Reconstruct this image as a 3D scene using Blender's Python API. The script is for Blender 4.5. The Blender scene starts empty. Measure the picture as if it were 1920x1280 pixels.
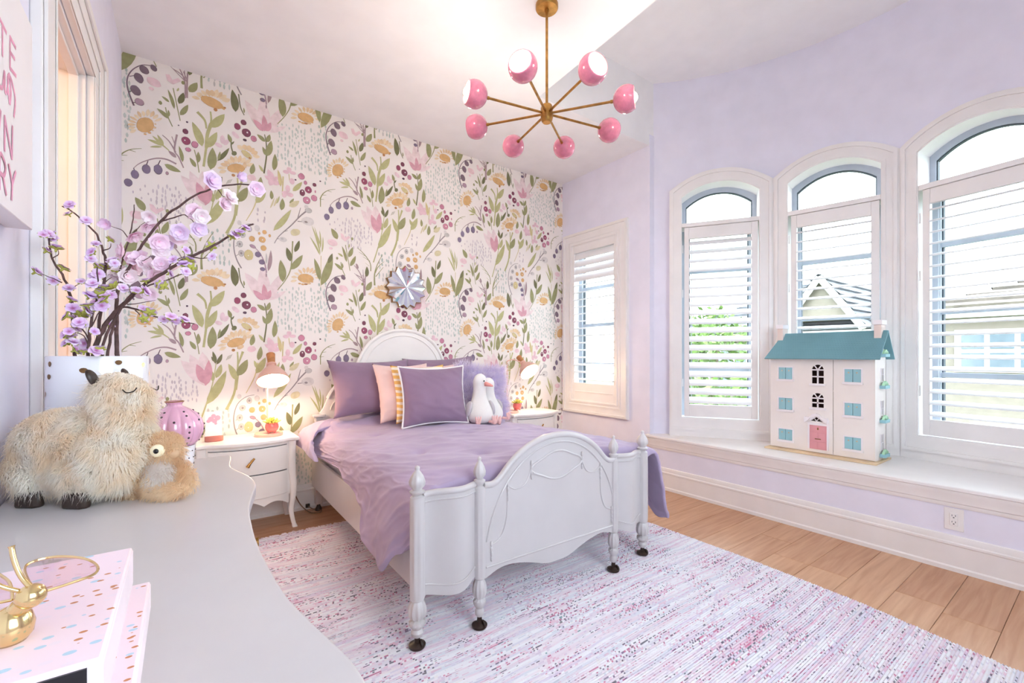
import bpy, bmesh, math, random
from mathutils import Vector, Matrix, noise
from math import sin, cos, pi, radians as rad, sqrt
random.seed(11)
SC = bpy.context.scene
COL = SC.collection

# ------------------------------------------------------------------ camera, world, exposure
cam_d = bpy.data.cameras.new('camera'); cam = bpy.data.objects.new('camera', cam_d); COL.objects.link(cam)
cam_d.sensor_width = 36.0; cam_d.lens = 840.0 / 1920.0 * 36.0
cam_d.shift_y = 25.0 / 1920.0
cam_d.clip_start = 0.02
cam.location = (0, 0, 1.2); cam.rotation_euler = (pi / 2, 0, -rad(36.14))
SC.camera = cam
SC.view_settings.view_transform = 'Standard'; SC.view_settings.look = 'None'
SC.view_settings.gamma = 1.0; SC.view_settings.use_curve_mapping = False
SC.view_settings.exposure = 0.72
w = bpy.data.worlds.new('sky'); SC.world = w; w.use_nodes = True
bg = w.node_tree.nodes['Background']
bg.inputs['Color'].default_value = (0.80, 0.945, 1.0, 1); bg.inputs['Strength'].default_value = 5.6
SC.cycles.max_bounces = 10; SC.cycles.diffuse_bounces = 6; SC.cycles.transparent_max_bounces = 16
SC.cycles.sample_clamp_indirect = 6.0
SC.cycles.use_denoising = True

# ------------------------------------------------------------------ helpers
def lin(c):
    return tuple(((x / 255) / 12.92 if x / 255 <= 0.04045 else ((x / 255 + 0.055) / 1.055) ** 2.4) for x in c)

class NT:
    def __init__(s, m):
        m.use_nodes = True; s.t = m.node_tree; s.b = s.t.nodes['Principled BSDF']
    def n(s, typ, **kw):
        x = s.t.nodes.new(typ)
        for k, v in kw.items():
            if k in x.inputs: x.inputs[k].default_value = v
            else: setattr(x, k, v)
        return x
    def l(s, a, b): s.t.links.new(a, b)
    def coord(s, out='Object', scale=(1, 1, 1)):
        c = s.n('ShaderNodeTexCoord'); mp = s.n('ShaderNodeMapping'); mp.inputs['Scale'].default_value = scale
        s.l(c.outputs[out], mp.inputs['Vector']); return mp.outputs['Vector']
    def ramp(s, fac, stops, interp='LINEAR'):
        r = s.n('ShaderNodeValToRGB'); cr = r.color_ramp; cr.interpolation = interp
        while len(cr.elements) < len(stops): cr.elements.new(0.5)
        for e, (p, c) in zip(cr.elements, stops):
            e.position = p; e.color = (*lin(c), 1) if len(c) == 3 else c
        s.l(fac, r.inputs['Fac']); return r.outputs['Color']
    def mix(s, fac, a, b, blend='MIX'):
        m = s.n('ShaderNodeMix', data_type='RGBA', blend_type=blend)
        for i, v in ((0, fac), (6, a), (7, b)):
            if hasattr(v, 'is_linked'): s.l(v, m.inputs[i])
            else: m.inputs[i].default_value = v if i == 0 else ((*lin(v), 1) if len(v) == 3 else v)
        return m.outputs[2]
    def math(s, op, a, b=0.0):
        m = s.n('ShaderNodeMath', operation=op)
        for i, v in ((0, a), (1, b)):
            if hasattr(v, 'is_linked'): s.l(v, m.inputs[i])
            else: m.inputs[i].default_value = v
        return m.outputs[0]
    def bump(s, h, strength=0.2, dist=0.01):
        b = s.n('ShaderNodeBump', Strength=strength, Distance=dist); s.l(h, b.inputs['Height']); s.l(b.outputs[0], s.b.inputs['Normal'])

def mat(name, c, rough=0.5, metal=0.0, var=0.04, vscale=6.0, bump=0.0, bscale=200.0, sheen=0.0, spec=0.5, coat=0.0, sss=0.0):
    m = bpy.data.materials.new(name); n = NT(m); b = n.b
    b.inputs['Roughness'].default_value = rough; b.inputs['Metallic'].default_value = metal
    b.inputs['Specular IOR Level'].default_value = spec
    b.inputs['Sheen Weight'].default_value = sheen; b.inputs['Coat Weight'].default_value = coat
    b.inputs['Coat Roughness'].default_value = 0.08
    co = n.coord()
    nz = n.n('ShaderNodeTexNoise', Scale=vscale, Detail=3.0); n.l(co, nz.inputs['Vector'])
    lo = tuple(max(0, x * (1 - var)) for x in c); hi = tuple(min(255, x * (1 + var)) for x in c)
    n.l(n.ramp(nz.outputs['Fac'], [(0.3, lo), (0.7, hi)]), b.inputs['Base Color'])
    if bump:
        n2 = n.n('ShaderNodeTexNoise', Scale=bscale, Detail=2.0); n.l(co, n2.inputs['Vector']); n.bump(n2.outputs['Fac'], bump, 0.004)
    m.diffuse_color = (*lin(c), 1)
    return m

def emit(name, c, strength):
    m = bpy.data.materials.new(name); n = NT(m)
    n.b.inputs['Base Color'].default_value = (*lin(c), 1)
    n.b.inputs['Emission Color'].default_value = (*lin(c), 1); n.b.inputs['Emission Strength'].default_value = strength
    return m

def glass(name, tint=(255, 255, 255), gloss=0.05):
    m = bpy.data.materials.new(name); m.use_nodes = True; t = m.node_tree
    t.nodes.remove(t.nodes['Principled BSDF'])
    tr = t.nodes.new('ShaderNodeBsdfTransparent'); tr.inputs[0].default_value = (*lin(tint), 1)
    gl = t.nodes.new('ShaderNodeBsdfGlossy'); gl.inputs['Roughness'].default_value = 0.02
    mx = t.nodes.new('ShaderNodeMixShader'); mx.inputs[0].default_value = gloss
    t.links.new(tr.outputs[0], mx.inputs[1]); t.links.new(gl.outputs[0], mx.inputs[2])
    t.links.new(mx.outputs[0], t.nodes['Material Output'].inputs[0]); return m

ORG = {}
def tag(o, label=None, cat=None, group=None, kind=None):
    if label: o['label'] = label
    if cat: o['category'] = cat
    if group: o['group'] = group
    if kind: o['kind'] = kind
    return o
def thing(name, label, cat, loc=(0, 0, 0), rz=0.0, group=None, kind=None):
    o = bpy.data.objects.new(name, None); COL.objects.link(o); o.empty_display_size = 0.05
    o.location = loc; o.rotation_euler = (0, 0, rz); ORG[o.name] = Vector(loc)
    return tag(o, label, cat, group, kind)
def copy_tree(o, parent=None):
    c = o.copy(); COL.objects.link(c)
    if parent: c.parent = parent
    for k in list(o.children): copy_tree(k, c)
    return c

class MB:
    def __init__(s): s.v = []; s.f = []; s.cols = None
    def add(s, vs, fs, M=None):
        b = len(s.v)
        s.v += [(M @ Vector(p)) if M else Vector(p) for p in vs]
        s.f += [tuple(i + b for i in f) for f in fs]; return s
    def box(s, x0, y0, z0, x1, y1, z1, M=None):
        return s.add([(x0, y0, z0), (x1, y0, z0), (x1, y1, z0), (x0, y1, z0), (x0, y0, z1), (x1, y0, z1), (x1, y1, z1), (x0, y1, z1)],
                     [(0, 3, 2, 1), (4, 5, 6, 7), (0, 1, 5, 4), (1, 2, 6, 5), (2, 3, 7, 6), (3, 0, 4, 7)], M)
    def prism(s, poly, a, b, F):
        """poly 2d points; F(p,q,d)->3d; extruded d from a to b"""
        n = len(poly)
        return s.add([F(p[0], p[1], a) for p in poly] + [F(p[0], p[1], b) for p in poly],
                     [tuple(range(n))[::-1], tuple(range(n, 2 * n))] + [(i, (i + 1) % n, n + (i + 1) % n, n + i) for i in range(n)])
    def strip(s, A, B, close=False):
        n = len(A)
        return s.add(list(A) + list(B), [(i, (i + 1) % n, n + (i + 1) % n, n + i) for i in range(n if close else n - 1)])
    def rings(s, R, cap=True, close=True):
        n = len(R[0]); b = len(s.v)
        for r in R: s.v += [Vector(p) for p in r]
        m = n if close else n - 1
        for j in range(len(R) - 1):
            for i in range(m):
                s.f.append((b + j * n + i, b + j * n + (i + 1) % n, b + (j + 1) * n + (i + 1) % n, b + (j + 1) * n + i))
        if cap:
            s.f.append(tuple(b + i for i in range(n))[::-1]); s.f.append(tuple(b + (len(R) - 1) * n + i for i in range(n)))
        return s
    def tube(s, pts, r, n=8, cap=True, flat=1.0):
        P = [Vector(p) for p in pts]; rr = r if isinstance(r, (list, tuple)) else [r] * len(P)
        t0 = (P[1] - P[0]).normalized(); up = Vector((0, 0, 1)) if abs(t0.z) < 0.9 else Vector((1, 0, 0))
        x = t0.cross(up).normalized(); R = []
        for i, p in enumerate(P):
            t = (P[min(i + 1, len(P) - 1)] - P[max(i - 1, 0)]).normalized()
            x = (x - t * x.dot(t)).normalized(); y = t.cross(x)
            R.append([p + x * (cos(2 * pi * k / n) * rr[i]) + y * (sin(2 * pi * k / n) * rr[i] * flat) for k in range(n)])
        return s.rings(R, cap)
    def lathe(s, prof, n=24, M=None, flute=None, cap=True):
        R = []
        for r, z in prof:
            ring = []
            for k in range(n):
                a = 2 * pi * k / n; q = r
                if flute: q = r * flute(a, z)
                p = Vector((q * cos(a), q * sin(a), z)); ring.append(M @ p if M else p)
            R.append(ring)
        return s.rings(R, cap)
    def ell(s, c, r, nu=16, nv=10, M=None):
        R = []; c = Vector(c)
        for j in range(1, nv):
            th = pi * j / nv - pi / 2
            R.append([Vector((r[0] * cos(th) * cos(2 * pi * k / nu), r[1] * cos(th) * sin(2 * pi * k / nu), r[2] * sin(th))) for k in range(nu)])
        b = len(s.v)
        R = [[(M @ p if M else p) + c for p in ring] for ring in R]
        s.rings(R, False)
        lo = Vector((0, 0, -r[2])); hi = Vector((0, 0, r[2]))
        s.v += [(M @ lo if M else lo) + c, (M @ hi if M else hi) + c]; i0 = len(s.v) - 2; L = b + (nv - 2) * nu
        s.f += [(i0, b + (k + 1) % nu, b + k) for k in range(nu)] + [(i0 + 1, L + k, L + (k + 1) % nu) for k in range(nu)]
        return s
    def grid(s, fn, nu, nv):
        b = len(s.v)
        for j in range(nv + 1):
            for i in range(nu + 1): s.v.append(Vector(fn(i / nu, j / nv)))
        for j in range(nv):
            for i in range(nu):
                a = b + j * (nu + 1) + i; s.f.append((a, a + 1, a + nu + 2, a + nu + 1))
        return s
    def build(s, name, m, parent=None, bevel=0.0, smooth=40, local=False, kind=None, label=None, seg=2):
        me = bpy.data.meshes.new(name)
        o0 = Vector((0, 0, 0))
        if parent is not None and not local:
            p = parent
            while p.parent: p = p.parent
            o0 = ORG.get(p.name, o0)
        me.from_pydata([p - o0 for p in s.v], [], s.f)
        me.materials.append(m)
        bm = bmesh.new(); bm.from_mesh(me); bmesh.ops.recalc_face_normals(bm, faces=bm.faces); bm.to_mesh(me); bm.free()
        if smooth:
            me.shade_smooth()
            if smooth < 180: me.set_sharp_from_angle(angle=rad(smooth))
        o = bpy.data.objects.new(name, me); COL.objects.link(o)
        if parent is not None: o.parent = parent
        if bevel:
            md = o.modifiers.new('bevel', 'BEVEL'); md.width = bevel; md.segments = seg; md.limit_method = 'ANGLE'; md.angle_limit = rad(40)
        if kind: o['kind'] = kind
        if label: o['label'] = label
        return o

def struct(o): o['kind'] = 'structure'; return o
def XY(a, b, d): return (a, b, d)
def YZ(a, b, d): return (d, a, b)
def XZ(a, b, d): return (a, d, b)
def spline(pts, k=6):
    P = [Vector(p) for p in pts]; P = [P[0]] + P + [P[-1]]; out = []
    for i in range(1, len(P) - 2):
        a, b, c, d = P[i - 1], P[i], P[i + 1], P[i + 2]
        for j in range(k):
            t = j / k
            out.append(0.5 * ((2 * b) + (c - a) * t + (2 * a - 5 * b + 4 * c - d) * t * t + (3 * b - a - 3 * c + d) * t ** 3))
    out.append(P[-1]); return out

# ------------------------------------------------------------------ materials
M = {}
M['trim'] = mat('white_trim_paint', (240, 236, 236), 0.35, var=0.012)
M['ceil'] = mat('ceiling_paint', (246, 244, 246), 0.8, var=0.01)
M['lilac'] = mat('lilac_wall_paint', (234, 232, 248), 0.75, var=0.012, bump=0.04, bscale=300)
M['paper'] = mat('wallpaper_ground', (243, 236, 232), 0.75, var=0.015, vscale=3, bump=0.03, bscale=400)
M['white_lit'] = mat('white_lacquer_brightened', (243, 240, 238), 0.3, var=0.012, coat=0.15)  # brightened copy of the white lacquer, lifts headboard and nightstands at the dim back
M['white'] = mat('white_lacquer_dimmed', (205, 200, 202), 0.28, var=0.012, coat=0.15)  # same white lacquer darkened, offsets the strong light on footboard and dresser
M['louver'] = mat('shutter_slat_paint', (240, 240, 244), 0.4, var=0.01)
M['sash'] = mat('grey_vinyl_sash', (176, 184, 198), 0.45, var=0.03)
M['gasket'] = mat('dark_gasket', (70, 78, 88), 0.6)
M['glass'] = glass('window_glass')
M['hall'] = mat('hall_paint', (244, 226, 208), 0.7)
M['brass'] = mat('aged_brass', (176, 132, 74), 0.32, 1.0, var=0.12, vscale=30)
M['gold'] = mat('polished_gold', (232, 206, 150), 0.16, 1.0, var=0.05)
M['brown'] = mat('dark_brown_rubber', (52, 38, 32), 0.4)
M['black'] = mat('black_bead', (20, 18, 20), 0.25)
M['plum'] = mat('plum_cotton', (146, 120, 146), 0.85, var=0.05, vscale=4, bump=0.12, bscale=500, sheen=0.25)
M['purple'] = mat('purple_cotton', (174, 158, 190), 0.85, var=0.05, vscale=4, bump=0.12, bscale=500, sheen=0.25)
M['blush'] = mat('blush_cotton', (240, 208, 204), 0.85, var=0.03, bump=0.1, bscale=500, sheen=0.2)
M['piping'] = mat('white_piping', (244, 240, 242), 0.8)
M['sheet'] = mat('white_sheet', (240, 238, 240), 0.85)
M['pinkglass'] = mat('pink_enamel', (222, 130, 156), 0.18, var=0.05, vscale=40, coat=0.6)
M['cream'] = mat('cream_lining', (250, 234, 200), 0.4)
M['mirror'] = mat('silver_mirror', (232, 236, 244), 0.03, 1.0, var=0.0)
M['bronze'] = mat('bronze_edge', (150, 112, 74), 0.4, 0.7, var=0.1)
M['lamp'] = mat('dusty_pink_metal', (230, 184, 170), 0.4, var=0.02)
M['wood'] = mat('beech_wood', (190, 128, 78), 0.5, var=0.1, vscale=30)
M['coral'] = mat('coral_glaze', (240, 116, 112), 0.25, coat=0.4)
M['succ'] = mat('succulent_green', (196, 190, 96), 0.6, var=0.2, vscale=60)
M['terra'] = mat('terracotta_rose', (190, 118, 108), 0.6)
M['card'] = mat('card_white', (253, 250, 250), 0.7)
M['cardpink'] = mat('card_pink_print', (244, 176, 196), 0.7)
M['rope'] = mat('brown_cord', (120, 96, 78), 0.6)

def wood_mat():
    m = bpy.data.materials.new('oak_plank'); n = NT(m)
    oi = n.n('ShaderNodeObjectInfo'); co = n.n('ShaderNodeTexCoord')
    off = n.n('ShaderNodeVectorMath', operation='SCALE'); off.inputs[0].default_value = (31, 17, 5); n.l(oi.outputs['Random'], off.inputs['Scale'])
    ad = n.n('ShaderNodeVectorMath', operation='ADD'); n.l(co.outputs['Object'], ad.inputs[0]); n.l(off.outputs[0], ad.inputs[1])
    mp = n.n('ShaderNodeMapping'); mp.inputs['Scale'].default_value = (1.2, 16, 1); n.l(ad.outputs[0], mp.inputs['Vector'])
    nz = n.n('ShaderNodeTexNoise', Scale=2.2, Detail=6.0, Distortion=0.6); n.l(mp.outputs[0], nz.inputs['Vector'])
    c1 = n.ramp(nz.outputs['Fac'], [(0.3, (190, 143, 108)), (0.5, (203, 158, 124)), (0.72, (215, 174, 140))])
    tone = n.ramp(oi.outputs['Random'], [(0.0, (238, 228, 222)), (0.5, (250, 246, 242)), (1.0, (255, 255, 255))])
    n.l(n.mix(1.0, c1, tone, 'MULTIPLY'), n.b.inputs['Base Color']); n.b.inputs['Roughness'].default_value = 0.34
    n.bump(nz.outputs['Fac'], 0.08, 0.003); return m
M['oak'] = wood_mat()

def rug_mat():
    m = bpy.data.materials.new('rag_rug_weave'); n = NT(m)
    co = n.n('ShaderNodeTexCoord'); sp = n.n('ShaderNodeSeparateXYZ'); n.l(co.outputs['Object'], sp.inputs[0]); X = sp.outputs['X']
    nz0 = n.n('ShaderNodeTexNoise', Scale=1.6, Detail=2.0); n.l(co.outputs['Object'], nz0.inputs['Vector'])
    yy = n.math('ADD', sp.outputs['Y'], n.math('MULTIPLY', nz0.outputs['Fac'], 0.035))
    RH = 0.010; rowf = n.math('DIVIDE', yy, RH); row = n.math('FLOOR', rowf)
    def along(xs, seed, k=7.13):
        cx = n.n('ShaderNodeCombineXYZ'); n.l(n.math('MULTIPLY', X, xs), cx.inputs[0]); n.l(n.math('ADD', n.math('MULTIPLY', row, k), seed), cx.inputs[1]); return cx.outputs[0]
    def nz(xs, seed, det=1.0, k=7.13):
        t = n.n('ShaderNodeTexNoise', Scale=1.0, Detail=det); n.l(along(xs, seed, k), t.inputs['Vector']); return t.outputs['Fac']
    base = n.ramp(nz(1.1, 0.0), [(0.22, (238, 202, 220)), (0.34, (236, 234, 240)), (0.46, (246, 247, 250)), (0.54, (238, 222, 232)), (0.60, (226, 230, 238)), (0.66, (230, 220, 236)), (0.72, (240, 208, 222)), (0.82, (230, 222, 236))])
    fr = n.math('FRACT', rowf)
    def flecks(cells, seed, gain, start, half, stagger):
        fx = n.n('ShaderNodeCombineXYZ'); n.l(n.math('FLOOR', n.math('MULTIPLY', n.math('ADD', X, n.math('MULTIPLY', row, stagger)), cells)), fx.inputs[0]); n.l(n.math('ADD', row, seed), fx.inputs[1])
        wn = n.n('ShaderNodeTexWhiteNoise', noise_dimensions='2D'); n.l(fx.outputs[0], wn.inputs['Vector'])
        thr = n.math('SUBTRACT', start, n.math('MULTIPLY', nz(1.5, seed, 2.0), gain))
        f = n.math('GREATER_THAN', wn.outputs['Value'], thr)
        return n.math('MULTIPLY', f, n.math('LESS_THAN', n.math('ABSOLUTE', n.math('SUBTRACT', fr, 0.5)), half))
    soft = n.ramp(nz(6.0, 51.0), [(0.34, (226, 150, 184)), (0.46, (206, 186, 214)), (0.54, (240, 232, 226)), (0.62, (180, 190, 206)), (0.72, (230, 140, 160))], 'CONSTANT')
    c = n.mix(n.math('MULTIPLY', flecks(70.0, 13.0, 1.15, 1.22, 0.36, 0.0091), 0.42), base, soft)
    fc = n.ramp(nz(5.0, 77.0), [(0.28, (52, 50, 72)), (0.40, (104, 80, 116)), (0.46, (190, 84, 130)), (0.52, (74, 70, 88)), (0.6, (214, 112, 148)), (0.68, (84, 146, 148)), (0.78, (198, 100, 88))], 'CONSTANT')
    c = n.mix(n.math('MULTIPLY', flecks(120.0, 31.7, 2.3, 2.04, 0.24, 0.0137), 0.8), c, fc)
    c = n.mix(1.0, c, (240, 238, 240), 'MULTIPLY')
    n.l(c, n.b.inputs['Base Color']); n.b.inputs['Roughness'].default_value = 0.95
    nb = n.n('ShaderNodeTexNoise', Scale=160.0, Detail=2.0); n.l(co.outputs['Object'], nb.inputs['Vector']); n.bump(nb.outputs['Fac'], 0.5, 0.004)
    return m
M['rug'] = rug_mat()
M['fringe'] = mat('rug_fringe', (238, 220, 226), 0.95, var=0.1, vscale=60)
# ------------------------------------------------------------------ room shell
XL, XR, YB, ZC = -0.325, 3.46, 3.77, 3.13
BC = Vector((2.07, 1.07, 0)); BR = 2.10; YBAY = 2.585; ZB = 3.72; YF = -1.4

o = struct(MB().box(XL - 0.14, YF, -0.16, 4.3, YB + 0.13, -0.022).build('floor', mat('subfloor', (120, 92, 70), 0.8), smooth=0)); FLOOR = o
# oak planks, each its own piece
pw = 0.1875; y = 1.629 - pw * 15; row = 0; pm = {}
joints = {}
def plank(x0, x1, y0):
    L = round(x1 - x0, 3)
    if L not in pm:
        a = MB().box(-L / 2 + 0.0008, -pw / 2 + 0.0008, -0.022, L / 2 - 0.0008, pw / 2 - 0.0008, 0.0)
        p = a.build('plank', M['oak'], FLOOR, local=True, bevel=0.0012, smooth=0, seg=1); pm[L] = p
    else:
        p = pm[L].copy(); COL.objects.link(p)
    p.location = ((x0 + x1) / 2, y0 + pw / 2, 0)
while y < YB - 0.02:
    cuts = [XL - 0.1]; x = [0.55, 1.4, 0.2, 1.05, 1.75][row % 5] + XL
    if abs(y - 0.301 - 0) < 0.05: x = 1.05
    while x < XR - 0.3: cuts.append(x); x += [1.5, 1.2, 1.8][row % 3]
    for a, b in zip(cuts, cuts[1:] + [XR + 0.02]): plank(round(a, 2), round(b, 2), y)
    y += pw; row += 1

WB = MB().box(XL - 0.13, YB, -0.02, XR + 0.15, YB + 0.13, ZC + 0.1).build('wall_back', M['paper'], smooth=0); struct(WB)

# ---- wallpaper print: flat painted motifs
PAL = dict(br=(190, 138, 92), do=(124, 124, 90), g2=(206, 202, 200), g3=(226, 220, 218), gr=(158, 148, 150), l2=(218, 208, 214), ld=(212, 200, 206),
  ma=(134, 78, 98), md=(100, 58, 78), mk=(240, 214, 222), mp=(243, 224, 226), mr=(222, 168, 182), mv=(176, 152, 158), ol=(160, 160, 116), oo=(206, 158, 110),
  p2=(238, 204, 214), pd=(96, 74, 90), pe=(222, 212, 176), pk=(242, 212, 218), pl=(134, 114, 128), pm=(186, 156, 172), pm2=(200, 186, 200), po=(216, 202, 152),
  pp=(242, 222, 190), pt=(234, 206, 168), pv=(138, 124, 150), rm=(160, 84, 112), ro=(208, 142, 166), s2=(204, 212, 207), s3=(186, 199, 193), sg=(210, 216, 210), wh=(250, 244, 244), yo=(192, 190, 140))
PAL['or'] = (224, 182, 128)
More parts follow.
